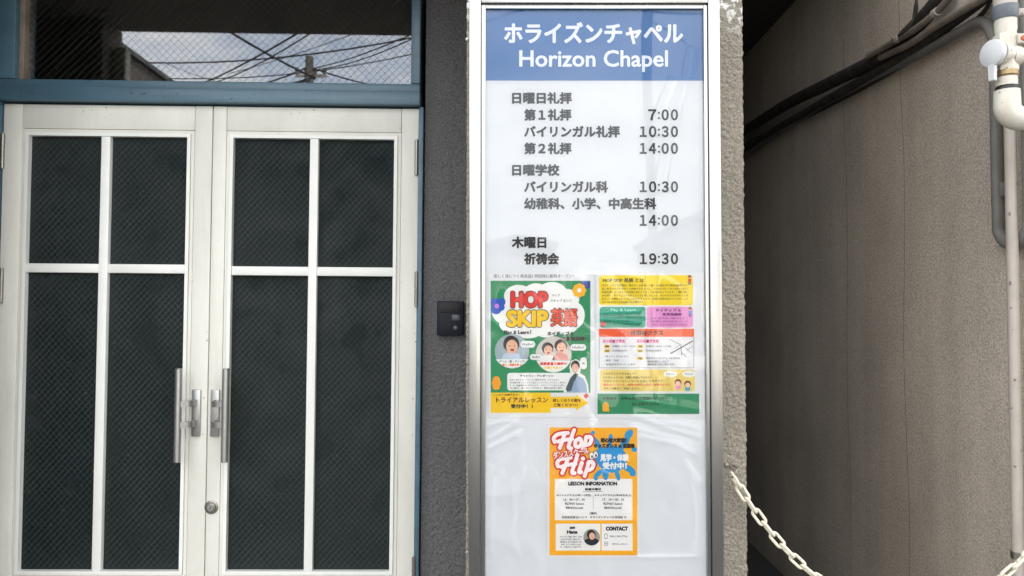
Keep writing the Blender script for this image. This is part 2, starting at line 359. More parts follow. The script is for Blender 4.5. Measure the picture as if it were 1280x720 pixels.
b = MB(); b.box(-1.87, -1.81, PYF + .05, PYF + .11, 0, 2.7500, .01); o = b.build('corner_trim', M['pvc']); loose(o, up)
# long outer wall of the building on the alley side and dim hall behind the door
b = MB(); b.box(.42, PX1 - .006, 3.052, 9.4, 0, 2.8520); o = b.build('side_wall', M['wall_alley_shade']); loose(o, up)
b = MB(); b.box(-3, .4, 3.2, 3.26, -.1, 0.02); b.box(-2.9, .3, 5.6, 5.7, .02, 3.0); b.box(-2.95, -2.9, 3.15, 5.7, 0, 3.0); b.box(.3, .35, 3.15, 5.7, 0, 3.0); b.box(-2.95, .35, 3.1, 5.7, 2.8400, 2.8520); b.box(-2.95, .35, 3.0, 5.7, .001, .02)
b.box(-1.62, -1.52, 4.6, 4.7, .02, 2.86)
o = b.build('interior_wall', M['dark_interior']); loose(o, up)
# neighbour's building on the right of the alley
NX = 1.525; NY = 2.1
nb = thing('neighbouring_building', 'brown grey rendered side wall of the next building lining the dark alley', 'building', (NX, NY, 0))
b = MB(); b.box(NX, NX + 6, NY, 9.5, 0, 6.6, .01); loose(b.build('wall', M['wall_alley']), nb)
b = MB(); b.box(NX + .001, NX + 5.9, NY - .02, NY - .001, 0, 6.6); loose(b.build('front_face', M['wall_front']), nb)
b = MB()
for yy in (2.92, 3.42): b.tube(bez([(NX - .0005, yy + .012 * math.sin(k * 1.7 + yy), .3 + k * .35) for k in range(8)], 6), .0007, 5)
loose(b.build('crack', M['groove']), nb)
b = MB(); b.box(PX1 + .001, NX - .001, 3.0, 9.2, .0005, .006); b.build('alley_floor_shade', M['asphalt'], kind='structure')  # dark sheet over the paving, shade put into the floor colour
b = MB(); b.box(PX1 + .001, NX - .001, 2.75, 9.3, 3.16, 3.3); b.build('alley_canopy', M['wall_alley_shade'], label='dark slab set over the alley beside the pillar to shade it', category='canopy')  # slab added low over the alley to darken its upper part
b = MB(); b.box(PX1 + .001, NX - .001, 9.2, 9.3, 0, 3.159); b.build('alley_end_wall', M['wall_alley_shade'], label='dark end wall closing the far end of the alley', category='wall')

# ------------------------------------------------------------------ blue door frame with the fanlight
U = lambda px, py, n=0: DP.uv(px, py, n)
def ux(px, py=400): return U(px, py)[0]
def vz(py, px=270): return U(px, py)[1]
fr = thing('door_frame', 'weathered blue door frame with wired fanlight above the double door', 'door frame', DP.M @ Vector(((ux(5) + ux(527)) / 2, 0, 0)), DP.rot)
foff = ((ux(5) + ux(527)) / 2, 0, 0)
zt = vz(133.5); zh = vz(116); zg = vz(105); ztop = vz(-95)
x0, x1 = ux(3, 300), ux(527, 100)
def P(*a): return MB(foff).box(*a)
P(ux(-8, 300), x1, -.055, .09, zt + .003, zh, .003).build('header', M['blue_frame'], fr)
P(ux(-8, 300) + .003, x1 - .003, -.035, .088, zh + .0005, zg, .003).build('transom_rail', M['blue_frame'], fr)
P(ux(-8, 300) + .004, ux(27, 60), -.04, .087, zg + .0005, ztop, .003).build('transom_stile', M['blue_frame'], fr)
P(ux(515.5, 60), x1 - .002, -.04, .087, zg + .0005, ztop, .003).build('transom_stile', M['blue_frame'], fr)
P(x0, x1, -.05, .09, ztop + .0005, 3.02, .003).build('transom_rail', M['blue_frame'], fr)
P(ux(522.8, 300), ux(528.6, 300), -.03, .089, 0.0, zt + .002, .002).build('jamb', M['blue_frame'], fr)
P(ux(-12, 300), ux(3.6, 300), -.03, .089, 0.0, zt + .002, .002).build('jamb', M['blue_frame'], fr)
P(ux(27.3, 60), ux(34, 60), -.018, .03, zg + .001, ztop - .001, .002).build('glazing_bead', M['cable_tan'], fr)
P(ux(34.1, 60), ux(515.3, 60), .012, .018, zg + .001, ztop - .001).build('fanlight_pane', M['transom_glass'], fr)
P(ux(-12, 300), x1, -.04, .1, -.02, .012).build('threshold', M['steel'], fr)

# ------------------------------------------------------------------ door leaves
def handle(px_bar, px_plate, n0):
    """pull handle: round grip bar held off a back plate by two curved arms"""
    za, zb = U(px_bar, 578, -.084)[1], U(px_bar, 460.5, -.084)[1]; xb = U(px_bar, 520, -.084)[0]; xp = U(px_plate, 520, -.03)[0]
    return xb, xp, za, zb
def leaf(pl, pr, ps0, ps1, pm0, pm1, hz0, hz1, bar, plate, label, hinge_px, lock=None):
    X = lambda p, y=420: ux(p, y)
    xl, xr = X(pl), X(pr); base = ((xl + xr) / 2, 0, 0)
    t = thing('door', label, 'door', DP.M @ Vector(base), DP.rot)
    B = lambda *a: MB(base).box(*a)
    top = zt - .004; bot = .02; ya, yb = -.022, .02
    g0, g1 = X(ps0), X(ps1)                         # glass opening
    pt, pb = vz(172.5, (ps0 + ps1) / 2 if ps0 > 200 else 140), vz(711.5)
    pt = zt - (vz(133.5) - vz(173.5)); w = .0125; pr_w = .026
    a0, a1 = g0 - pr_w, g1 + pr_w
    # stiles outside, then an inner profile, a bead, and the panes
    B(xl, a0 - .0015, ya, yb, bot, top, .002).build('stile', M['door_paint'], t)
    B(a1 + .0015, xr, ya, yb, bot, top, .002).build('stile', M['door_paint'], t)
    B(a0, a1, ya + .001, yb, pt + pr_w + .0015, top - .0005, .0015).build('rail', M['door_paint'], t)
    B(a0, a1, ya + .001, yb, bot, pb - pr_w - .0015, .0015).build('rail', M['door_paint'], t)
    m = MB(base); m.box(xl + .004, xr - .004, yb - .01, yb + .002, bot + .01, top - .01); m.build('backing', M['groove'], t)
    # inner profile (mitred ring)
    m = MB(base)
    def ring(o0, o1, oz0, oz1, wd, y0, y1):
        i0, i1, j0, j1 = o0 + wd, o1 - wd, oz0 + wd, oz1 - wd
        for q in (((o0, oz0), (o1, oz0), (i1, j0), (i0, j0)), ((o1, oz0), (o1, oz1), (i1, j1), (i1, j0)), ((o1, oz1), (o0, oz1), (i0, j1), (i1, j1)), ((o0, oz1), (o0, oz0), (i0, j0), (i0, j1))):
            m.prism(q, y0, y1)
    ring(a0, a1, pb - pr_w, pt + pr_w, pr_w - w - .001, ya + .003, yb)
    m.build('inner_frame', M['door_paint'], t)
    m = MB(base); ring(g0 - w, g1 + w, pb - w, pt + w, w, ya - .003, yb); m.build('glazing_bead', M['bead'], t)
    mx0, mx1 = X(pm0), X(pm1); z0, z1 = vz(hz1), vz(hz0)
    B(mx0, mx1, ya - .001, yb, pb + .0005, pt - .0005, .002).build('muntin', M['bead'], t)
    B(g0 + .0005, mx0 - .0005, ya + .0005, yb, z0, z1, .002).build('muntin', M['bead'], t)
    B(mx1 + .0005, g1 - .0005, ya + .0005, yb, z0, z1, .002).build('muntin', M['bead'], t)
    for (a, c) in ((g0, mx0), (mx1, g1)):
        for (d, e) in ((pb, z0), (z1, pt)):
            B(a + .0006, c - .0006, -.004, .002, d + .0006, e - .0006).build('pane', M['door_glass'], t)
    # handle
    xb, xp, za, zb = handle(bar, plate, 0)
    h = MB(base); h.box(xp - .016, xp + .016, ya - .012, ya + .0005, U(245, 545.5, -.03)[1], U(245, 487, -.03)[1], .003); hp = h.build('pull_handle', M['steel'], t)
    h = MB(base); r = .0128; h.lathe((xb, ya - .062, za), (0, 0, 1), [(0, r * .8), (.003, r), (zb - za - .003, r), (zb - za, r * .8)], 24); loose(h.build('grip_bar', M['steel']), hp).matrix_parent_inverse = Matrix()
    px_c = 240
    for py in (504.5, 530.5):
        z = U(px_c, py, -.07)[1]; sgn = 1 if xp > xb else -1; h = MB(base)
        pts = bez([(xp - sgn * .0, ya - .010, z), (xp - sgn * .004, ya - .045, z), (xp - sgn * .022, ya - .060, z), (xb + sgn * .006, ya - .064, z)], 7)
        for p, q in zip(pts, pts[1:]):
            d = (q - p).normalized(); nn = Vector((d.y, -d.x, 0)) * .0045
            ring_ = [p + nn, p - nn, q - nn, q + nn]
            lo = [h.b.verts.new(v - Vector((0, 0, .011))) for v in ring_]; hi = [h.b.verts.new(v + Vector((0, 0, .011))) for v in ring_]
            for f in ((0, 1, 2, 3),): h.b.faces.new([lo[i] for i in f]); h.b.faces.new([hi[i] for i in f][::-1])
            for i in range(4): h.b.faces.new((lo[i], lo[(i + 1) % 4], hi[(i + 1) % 4], hi[i]))
        loose(h.build('bracket', M['steel']), hp).matrix_parent_inverse = Matrix()
    h = MB(base)
    if lock:
        lx, lz = X(lock[0], lock[1]), vz(lock[1])
        h.lathe((lx, ya + .001, lz), (0, -1, 0), [(0, .0255), (.004, .0255), (.006, .022), (.006, .0185), (.012, .017), (.013, .014)], 30)
        lk = h.build('lock_cylinder', M['steel_dark'], t)
        h = MB(base); h.lathe((lx, ya - .0125, lz), (0, -1, 0), [(0, .011), (.002, .011)], 24); c = h.build('key_plug', M['steel'], lk)
        h = MB(base); h.box(lx - .0012, lx + .0012, ya - .0153, ya - .0143, lz - .006, lz + .006); h.build('keyhole', M['slot'], lk)
    for (hx, y0_, y1_) in hinge_px:
        m_ = MB(base); zc0, zc1 = U(hx, y1_, -.03)[1], U(hx, y0_, -.03)[1]; xx = U(hx, (y0_ + y1_) / 2, -.03)[0]; mid = (zc0 + zc1) / 2
        m_.cyl((xx, ya - .006, zc0), (xx, ya - .006, mid - .001), .0075, 16); m_.cyl((xx, ya - .006, mid + .001), (xx, ya - .006, zc1), .0075, 16)
        m_.cyl((xx, ya - .006, zc0 - .003), (xx, ya - .006, zc1 + .003), .004, 10)
        m_.build('hinge', M['steel_dark'], t)
    return t
# widths are read at mid height (photo row 420) so that the leaves come out true
leaf(2.2, 263.2, 34.5, 232.5, 125, 136.2, 331.5, 342.5, 222.5, 245, 'left leaf of the cream double door with handle on its right edge and no lock', [(2.6, 167, 210), (1.2, 335, 378)])
leaf(264.4, 521.2, 290, 491, 385.8, 396.4, 333, 344, 281.5, 268.5, 'right leaf of the cream double door with round key lock below its handle', [(520.6, 175, 218), (520.4, 340, 383), (517, 697, 740)], lock=(264.6 + 2.6, 632))

# ------------------------------------------------------------------ door phone
ix0, ix1 = ux(547, 400), ux(580, 400); iz0, iz1 = vz(419, 560), vz(376.5, 560); ic = ((ix0 + ix1) / 2, 0, iz0)
ph = thing('door_phone', 'black door intercom on the charcoal wall beside the door', 'intercom', DP.M @ Vector(ic), DP.rot)
MB(ic).box(ix0, ix1, -.034, .0, iz0, iz1, .004, 3).build('housing', M['black_plastic'], ph)
wI = ix1 - ix0; hI = iz1 - iz0
MB(ic).box(ix0 + .1 * wI, ix1 - .1 * wI, -.0365, -.033, iz1 - .34 * hI, iz1 - .07 * hI, .002).build('camera_window', M['slot'], ph)
MB(ic).box(ix0 + .56 * wI, ix0 + .86 * wI, -.0362, -.033, iz0 + .44 * hI, iz0 + .6 * hI, .001).build('name_plate', M['name_plate'], ph)
for k in range(6):
    xx = ix0 + (.13 + k * .07) * wI; MB(ic).box(xx, xx + .03 * wI, -.0352, -.0335, iz0 + .18 * hI, iz0 + .62 * hI).build('speaker_slot', M['slot'], ph)
m_ = MB(ic); m_.lathe((ix0 + .71 * wI, -.0338, iz0 + .22 * hI), (0, -1, 0), [(0, .009), (.003, .009), (.0045, .007)], 20); m_.build('call_button', M['name_plate'], ph)

# ------------------------------------------------------------------ lettering and flat print
def text_mesh(body, res=4, space=1.0):
    c = bpy.data.curves.new('t', 'FONT'); c.body = body; c.size = 1; c.resolution_u = res; c.space_character = space
    o = bpy.data.objects.new('t', c); S.collection.objects.link(o)
    dg = bpy.context.evaluated_depsgraph_get(); ev = o.evaluated_get(dg); me = ev.to_mesh()
    vs = [tuple(v.co) for v in me.vertices]; fs = [tuple(p.vertices) for p in me.polygons]
    ev.to_mesh_clear(); bpy.data.objects.remove(o); bpy.data.curves.remove(c)
    return vs, fs
class Flat:
    """flat print on an upright board: shapes given by measured outlines, stacked in thin layers"""
    def __init__(s, y, parent, off): s.y = y; s.parent = parent; s.off = Vector(off); s.reset()
    def reset(s): s.vs = []; s.fs = []; s.mi = []; s.mats = []
    def xz(s, px, py): return WORLD.uv(px, py, s.y)
    def _m(s, m):
        if m not in s.mats: s.mats.append(m)
        return s.mats.index(m)
    def poly(s, pts, layer, m):
        k = len(s.vs); yy = s.y - layer * .00025
        for p in pts: x, z = s.xz(*p); s.vs.append((x, yy, z))
        s.fs.append(tuple(range(k, k + len(pts)))); s.mi.append(s._m(m)); return s
    def rect(s, x0, y0, x1, y1, layer, m): return s.poly([(x0, y1), (x1, y1), (x1, y0), (x0, y0)], layer, m)
    def rrect(s, x0, y0, x1, y1, r, layer, m):
        pts = []
        for cx, cy, a in ((x1 - r, y0 + r, -90), (x1 - r, y1 - r, 0), (x0 + r, y1 - r, 90), (x0 + r, y0 + r, 180)):
            for k in range(6): t = R(a + k * 18); pts.append((cx + r * math.cos(t), cy + r * math.sin(t)))
        return s.poly(pts[::-1], layer, m)
    def ell(s, cx, cy, rx, ry, layer, m, n=32, rot=0):
        c, q = math.cos(R(rot)), math.sin(R(rot))
        return s.poly([(cx + rx * math.cos(-2 * math.pi * k / n) * c - ry * math.sin(-2 * math.pi * k / n) * q, cy + rx * math.cos(-2 * math.pi * k / n) * q + ry * math.sin(-2 * math.pi * k / n) * c) for k in range(n)], layer, m)
    def text(s, body, x0, y0, x1, y1, layer, m, bold=0, res=3, space=1.0, rot=0, n=None, shear=0):
        vs, fs = text_mesh(body, res, space)
        if not vs: return s
        ax, bx = min(v[0] for v in vs), max(v[0] for v in vs); ay, by = min(v[1] for v in vs), max(v[1] for v in vs)
        sh = [(0, 0)]
        if bold:
            n = n or (8 if bold > .5 else 4)
            sh += [(bold * math.cos(2 * math.pi * k / n), bold * math.sin(2 * math.pi * k / n)) for k in range(n)]
            x0 += bold; x1 -= bold; y0 += bold; y1 -= bold
        cx, cy = (x0 + x1) / 2, (y0 + y1) / 2; c, q = math.cos(R(rot)), math.sin(R(rot)); mi = s._m(m)
        for j, (dx, dy) in enumerate(sh):
            k = len(s.vs); yy = s.y - layer * .00025 - j * .00001
            for v in vs:
                X = x0 + (v[0] - ax) / max(bx - ax, 1e-6) * (x1 - x0); Y = y1 - (v[1] - ay) / max(by - ay, 1e-6) * (y1 - y0)
                X += shear * (cy - Y); X, Y = cx + (X - cx) * c - (Y - cy) * q, cy + (X - cx) * q + (Y - cy) * c
                x, z = s.xz(X + dx, Y + dy); s.vs.append((x, yy, z))
            s.fs += [tuple(i + k for i in f) for f in fs]; s.mi += [mi] * len(fs)
        return s
    def done(s, name, parent=None, **k):
        me = bpy.data.meshes.new(name); me.from_pydata([tuple(Vector(v) - s.off) for v in s.vs], [], s.fs)
        for m in s.mats: me.materials.append(m)
        me.polygons.foreach_set('material_index', s.mi); me.update()
        o = new_obj(name, me, parent or s.parent, **k); s.reset(); return o
def sheet(fl, x0, y0, x1, y1, th, m, name='paper'):
    a = fl.xz(x0, y1); c = fl.xz(x1, y0); return MB(fl.off).box(a[0], c[0], fl.y + .0001, fl.y + th, a[1], c[1]).build(name, m, fl.parent)

# ------------------------------------------------------------------ noticeboard
fx0, fx1 = at(586, 360, SY).x, at(902.5, 360, SY).x; fz1 = at(640, -9, SY).z; fz0 = .42
nbz = ((fx0 + fx1) / 2, PYF, fz0)
board = thing('noticeboard', 'tall aluminium framed church noticeboard with blue heading and service times', 'sign', nbz)
FY = SY + .016                    # printed face
gx0, gx1 = at(606.5, 360, FY).x, at(881, 360, FY).x; gz1 = at(640, 12.5, FY).z
gz0 = fz0 + .045
def fbar(a0, a1, c0, c1, horiz):   # stepped extrusion: outer bar, shadow gap, inner lip
    m_ = MB(nbz); m_.box(a0, a1, SY, PYF + .01, c0, c1, .0025); return m_
fw = .032
fbar(fx0, fx0 + fw, fz0, fz1, 0).build('frame_side', M['alu'], board)
fbar(fx1 - fw, fx1, fz0, fz1, 0).build('frame_side', M['alu'], board)
fbar(fx0 + fw + .0004, fx1 - fw - .0004, fz1 - fw + .004, fz1 - .0004, 1).build('frame_rail', M['alu'], board)
fbar(fx0 + fw + .0004, fx1 - fw - .0004, fz0 + .0004, fz0 + fw, 1).build('frame_rail', M['alu'], board)
lip = lambda a0, a1, c0, c1: MB(nbz).box(a0, a1, SY + .004, SY + .018, c0, c1, .0015).build('frame_lip', M['alu'], board)
lip(fx0 + fw + .002, gx0 + .001, gz0 - .008, gz1 + .009); lip(gx1 - .001, fx1 - fw - .002, gz0 - .008, gz1 + .009)
lip(gx0 + .0015, gx1 - .0015, gz1 - .001, gz1 + .0085); lip(gx0 + .0015, gx1 - .0015, gz0 - .008, gz0 + .001)
MB(nbz).box(fx0 + .004, fx1 - .004, FY + .001, PYF + .008, fz0 + .004, fz1 - .004).build('face_panel', M['panel_white'], board)
fl = Flat(FY, board, nbz)
xa, za_ = fl.xz(640, 100.6)
MB(nbz).box(gx0 + .001, gx1 - .001, FY + .0002, FY + .0008, za_, gz1 - .001).build('heading_panel', M['panel_blue'], board)
WH = ink(236, 240, 246)
fl.text('ホライズンチャペル', 630, 27.5, 854, 55.5, 1, WH, 1.0, n=10).done('lettering')
fl.text('Horizon Chapel', 649, 62.5, 835, 90, 1, WH, .62, n=8).done('lettering')
G1 = ink(44, 50, 58); G2 = ink(26, 28, 34)
rows = [('日曜日礼拝', 640, 115, 715, 130, None, G1), ('第１礼拝', 655, 136, 714.5, 151, '７：００', G1), ('バイリンガル礼拝', 655, 157, 775, 172, '１０：３０', G1), ('第２礼拝', 655, 178, 714.5, 193, '１４：００', G1),
        ('日曜学校', 640, 205, 699.5, 220, None, G1), ('バイリンガル科', 655, 226, 760, 241, '１０：３０', G1), ('幼稚科、小学、中高生科', 655, 247, 820.5, 262, None, G1), ('', 655, 268, 715, 283, '１４：００', G1),
        ('木曜日', 639.5, 295.5, 683, 310.5, None, G2), ('祈祷会', 655, 316, 699, 331, '１９：３０', G2)]
for body, a, t0, c, t1, tm, ik in rows:
    if body:
        fl.text(body, a, t0, c, t1, 1, ik, .72, res=3, n=6)
        fl.done('lettering', kind='stuff')
    if tm:
        h_, m2_ = tm.split('：'); y0_, y1_ = t0 + .5, t1 - .5
        fl.text(h_, 810 if len(h_) == 1 else 799.5, y0_, 820.5, y1_, 1, ik, .6, res=4, n=6, space=.6)
        fl.ell(823.6, y0_ + 4.6, 1.35, 1.35, 1, ik, 12).ell(823.6, y0_ + 11.2, 1.35, 1.35, 1, ik, 12)
        fl.text(m2_, 827, y0_, 847.5, y1_, 1, ik, .6, res=4, n=6, space=.6).done('lettering', kind='stuff')
# clear wrinkled cover sheet in front of the posters
import numpy as np
nx_, nz_ = 230, 640
xs_ = np.linspace(gx0, gx1, nx_ + 1); zs_ = np.linspace(gz0, gz1, nz_ + 1); H = np.zeros((nz_ + 1, nx_ + 1))
for j in range(0, nz_ + 1):
    z = zs_[j]; low = max(0, min(1, (1.62 - z) / .25))
    for i in range(0, nx_ + 1, 5):
        x = xs_[i]; h = .0016 * noise.noise(Vector((x * 3, z * 2.2, 3)))
        h += low * (.0022 * (1 - abs(noise.noise(Vector((x * 7 + z * 3, z * 4 - x * 3, 0))))) ** 5 + .0012 * noise.noise(Vector((x * 14, z * 9, 8))))
        H[j, i:i + 5] = h
for i in range(0, nx_ - 4, 5):
    for k in range(1, 5): H[:, i + k] = H[:, i] * (1 - k / 5) + H[:, i + 5] * k / 5
creases = [[(640, 602), (646, 640), (641, 668), (650, 694)], [(802, 545), (836, 552), (858, 560), (872, 620), (874, 665), (868, 696)], [(800, 697), (868, 696)], [(800, 520), (840, 535), (878, 545)], [(812, 524), (850, 529), (878, 536)], [(790, 532), (830, 545), (870, 566)], [(812, 344), (813, 440), (820, 470)], [(838, 460), (846, 492), (842, 515)],
           [(845, 100), (834, 132), (828, 160)], [(868, 60), (858, 110), (842, 170), (832, 232)], [(611, 548), (628, 538), (646, 526)], [(611, 560), (634, 548), (650, 540)], [(612, 530), (640, 524)], [(752, 390), (800, 388)], [(752, 398), (800, 402)], [(800, 500), (840, 506), (874, 512)], [(742, 530), (738, 600)], [(860, 580), (876, 602)], [(612, 398), (640, 420)], [(618, 600), (616, 690)], [(655, 440), (640, 480), (628, 512)]]
XX, ZZ = np.meshgrid(xs_, zs_)
for ci, cr in enumerate(creases):
    P_ = [Vector((*WORLD.uv(x, y, SY), 0)) for x, y in cr]; P_ = bez(P_, 6); D = np.full(XX.shape, 9.)
    for a_, c_ in zip(P_, P_[1:]):
        dx, dz = c_.x - a_.x, c_.y - a_.y; t = np.clip(((XX - a_.x) * dx + (ZZ - a_.y) * dz) / (dx * dx + dz * dz + 1e-9), 0, 1)
        D = np.minimum(D, np.hypot(XX - a_.x - t * dx, ZZ - a_.y - t * dz))
    H += (.0015 + .0006 * (ci % 3)) * np.exp(-(D / .0036) ** 2) + .0008 * np.exp(-(D / .014) ** 2)
vs_ = np.stack([XX - nbz[0], SY + .0105 - H - nbz[1], ZZ - nbz[2]], -1).reshape(-1, 3)
I_ = np.arange(nz_)[:, None] * (nx_ + 1) + np.arange(nx_)[None, :]
fs_ = np.stack([I_, I_ + 1, I_ + nx_ + 2, I_ + nx_ + 1], -1).reshape(-1, 4)
me = bpy.data.meshes.new('clear_cover'); me.from_pydata(vs_.tolist(), [], fs_.tolist()); me.materials.append(M['cover']); me.polygons.foreach_set('use_smooth', [True] * len(fs_)); new_obj('clear_cover', me, board)
# two screws fixing the side bracket
for py in (50, 690):
    p = at(584, py, PYF); q = MB(nbz); q.lathe((p.x + .0, PYF - .004, p.z), (0, -1, 0), [(0, .005), (.003, .0045), (.004, .002)], 14); q.build('screw', M['steel'], board)

# ------------------------------------------------------------------ flyer 1: green English school flyer
GREEN = ink(28, 142, 90); YEL = ink(240, 200, 18); RED = ink(222, 52, 40); BLK = ink(30, 30, 34); NAVY = ink(28, 62, 150); ORG = ink(238, 120, 40); BLU = ink(40, 90, 190); SKIN = ink(228, 182, 154); HAIR = ink(38, 30, 28); GRY = ink(120, 122, 128); LGT = ink(214, 222, 226); PINK = ink(226, 150, 205); TEAL = ink(40, 160, 130); LYEL = ink(232, 210, 120); CRM = ink(238, 238, 236); DKO = ink(120, 60, 20)
FYY = SY + .0145
def squig(fl, x0, x1, y, h, layer, m, body):
    fl.text(body, x0, y, x1, y + h, layer, m, .12, res=1, n=2)
c0 = at(676, 521, FYY); fo = (c0.x, FYY, c0.z)
f1 = thing('flyer', 'green English lesson flyer with red HOP and yellow SKIP, left on the noticeboard', 'poster', fo)
fl = Flat(FYY, f1, fo)
sheet(fl, 610.5, 341, 742.5, 521.5, .0012, M['paper'])
fl.rect(613.3, 351, 738, 490.8, 1, GREEN).done('printed_ground')
fl.text('楽しく身につく英会話♪ 世田谷に新規オープン！', 617, 342.5, 717, 347.6, 1, GRY, .15, res=1, n=2).done('lettering')
for cx, cy, rx, ry in ((648, 370, 18, 14), (670, 367, 16, 13), (690, 366, 19, 13.5), (707, 374, 17, 13), (715, 394, 16, 18), (704, 406, 19, 12), (683, 410, 17, 12), (660, 412, 19, 11), (641, 405, 17, 12), (631, 390, 16, 15), (672, 390, 44, 26)):
    fl.ell(cx, cy, rx, ry, 2 + .05 * len(fl.fs), CRM)
fl.done('cloud_shape')
fl.text('HOP', 637.5, 363, 686, 386, 4, BLK, 2.3, n=14).text('HOP', 638.3, 364, 685.2, 385, 5, RED, 1.5, n=14).done('title_lettering')
fl.text('SKIP', 632.5, 386.5, 686.5, 410, 4, BLK, 2.3, n=14).text('SKIP', 633.3, 387.4, 685.6, 409, 5, YEL, 1.5, n=14).done('title_lettering')
fl.text('英語', 687.5, 384.5, 722.5, 409, 4, BLK, 1.4, n=12).text('英語', 688.3, 385.4, 721.7, 408.2, 5, ink(228, 84, 48), .6, n=12).done('title_lettering')
fl.text('ホップ', 690, 367.5, 700, 371, 4, GRY, .15, 1).text('スキップ えいご', 688, 374, 715, 377.5, 4, GRY, .15, 1)
fl.text('Play & Learn！', 630, 412.5, 664, 419, 6, BLK, .3, 2).text('ネイティブ＆', 684, 414, 717, 420, 6, BLK, .3, 2).text('有資格講師！', 701, 420.5, 733, 426, 6, BLK, .3, 2).done('lettering', kind='stuff')
def flower(cx, cy, r, c1, c2):
    for k in range(8): fl.ell(cx + r * .62 * math.cos(k * .785), cy + r * .62 * math.sin(k * .785), r * .38, r * .38, 6 + .02 * k, c1, 12)
    fl.ell(cx, cy, r * .62, r * .62, 6.5, c1, 16).ell(cx, cy, r * .3, r * .3, 7, c2, 12)
fl.poly([(726, 351.2), (737.8, 351.2), (737.8, 359), (731, 362), (727, 357)], 5, NAVY); flower(724, 363, 9, ink(240, 184, 30), CRM); fl.done('flower_drawing')
for cx, cy, rx, ry in ((619, 378, 6, 5.5), (627, 377.5, 5, 5), (620, 387, 6.5, 6), (625, 384, 6, 5)): fl.ell(cx, cy, rx, ry, 3 + .05 * len(fl.fs), BLU, 16)
fl.ell(621, 382.5, 3, 3, 4, ink(200, 120, 200), 10).done('flower_drawing')
# round portrait photos
def portrait(cx, cy, r, bgc, faces):
    fl.ell(cx, cy, r, r, 7, bgc, 36)
    for fx_, fy_, fr_, hair, top in faces:
        fl.poly([(fx_ - fr_ * 1.5, fy_ + fr_ * 2.2), (fx_ + fr_ * 1.5, fy_ + fr_ * 2.2), (fx_ + fr_ * 1.1, fy_ + fr_ * 1.2), (fx_, fy_ + fr_ * .8), (fx_ - fr_ * 1.1, fy_ + fr_ * 1.2)], 7.3, top)
        fl.ell(fx_, fy_ - fr_ * .25, fr_ * 1.12, fr_ * 1.15, 7.6, hair, 20); fl.ell(fx_ + fr_ * .1, fy_ + fr_ * .15, fr_ * .8, fr_ * .98, 8, SKIN, 20)
        fl.ell(fx_ + fr_ * .15, fy_ + fr_ * .6, fr_ * .3, fr_ * .17, 8.4, ink(150, 50, 50), 10).ell(fx_ - fr_ * .2, fy_ + fr_ * .02, fr_ * .12, fr_ * .07, 8.4, HAIR, 8).ell(fx_ + fr_ * .45, fy_ + fr_ * .02, fr_ * .12, fr_ * .07, 8.4, HAIR, 8)
portrait(640, 439, 21.5, ink(160, 176, 182), [(639, 432, 9, HAIR, ink(190, 204, 220))])
fl.poly([(619.6, 449), (660.4, 449), (656, 454), (649, 458.5), (640, 460.4), (631, 458.5), (624, 454)], 8.7, CRM)
fl.text('ゲーム・歌・ダンスで', 624, 450, 656, 453.4, 9, GRY, .15, 1).text('楽しく英語を学ぶ', 628, 454.2, 652, 457.8, 9, ORG, .2, 1).done('portrait_photo')
portrait(692, 443, 22.5, ink(206, 200, 196), [(684.5, 437, 6.6, HAIR, CRM), (701, 434, 7.2, ink(70, 44, 38), ink(226, 170, 160))])
fl.poly([(670.5, 451), (713.5, 451), (709, 457.6), (701, 463.5), (692, 465.3), (683, 463.5), (675, 457.6)], 8.7, CRM)
fl.text('経験豊富な講師が', 675, 452.5, 709, 456.5, 9, RED, .2, 1).text('丁寧にサポート', 680, 457.8, 704, 461.6, 9, YEL, .25, 1).done('portrait_photo')
for x0_, y0_, x1_, y1_ in ((650.5, 426, 669, 434.5), (662.5, 442.5, 677.5, 450), (713, 430, 732.5, 438.2), (725, 446.5, 733.5, 461.5)):
    fl.rrect(x0_, y0_, x1_, y1_, min(x1_ - x0_, y1_ - y0_) * .48, 9, CRM); fl.text('Hello!', x0_ + 2.5, (y0_ + y1_) / 2 - 1.6, x1_ - 2.5, (y0_ + y1_) / 2 + 1.6, 9.5, GRY, .1, 1).done('speech_bubble')
fl.rrect(634, 466, 716, 488, 3.5, 3, CRM); fl.text('ケイトリン・アンダーソン', 650, 468.2, 692, 471.3, 4, BLK, .15, 1)
for k, (bd, xe) in enumerate((('日本に来て５年。アメリカで教育を学び、子どもたちと', 699), ('英会話を楽しむことを大切にレッスンをしています。発音も', 707), ('ます。幼稚園から小学生まで、たのしくていねいに教え', 706), ('自己紹介：歌とダンスが大好き。趣味は料理と散歩。', 704))):
    fl.text(bd, 637.5, 473.6 + k * 3.4, xe, 476 + k * 3.4, 4, GRY, .1, 1, n=2)
fl.done('text_box')
# standing woman cut-out, plaid scarf and pale jacket
fl.poly([(704, 490.5), (708, 478), (713, 470), (712, 458), (714, 451), (720, 448.8), (725.5, 452), (726.5, 459), (725, 466), (731, 470), (735, 480), (736, 490.6)], 4, CRM)
fl.poly([(709, 490.3), (712, 478), (716, 471), (723, 470), (729, 473), (733, 481), (734, 490.3)], 5, ink(150, 172, 200)).poly([(707, 486), (713, 472), (719, 466), (723, 468), (717, 478), (714, 488), (709, 490)], 5.6, ink(74, 92, 92))
fl.ell(719, 457, 5.6, 6.6, 6, HAIR, 18).ell(719, 460, 4.3, 5.6, 6.6, SKIN, 18).ell(719, 463, 1.6, .7, 7, CRM, 8).done('woman_photo')
for k in range(6): fl.ell(620.5 + 2.5 * math.cos(k * 1.05), 479 + 5 * math.sin(k * 1.05), 3.4, 4.2, 4 + .03 * k, ink(244, 164, 34), 14)
fl.ell(620.5, 478, 4.6, 8, 4.3, ink(244, 164, 34), 16).done('orange_shape')
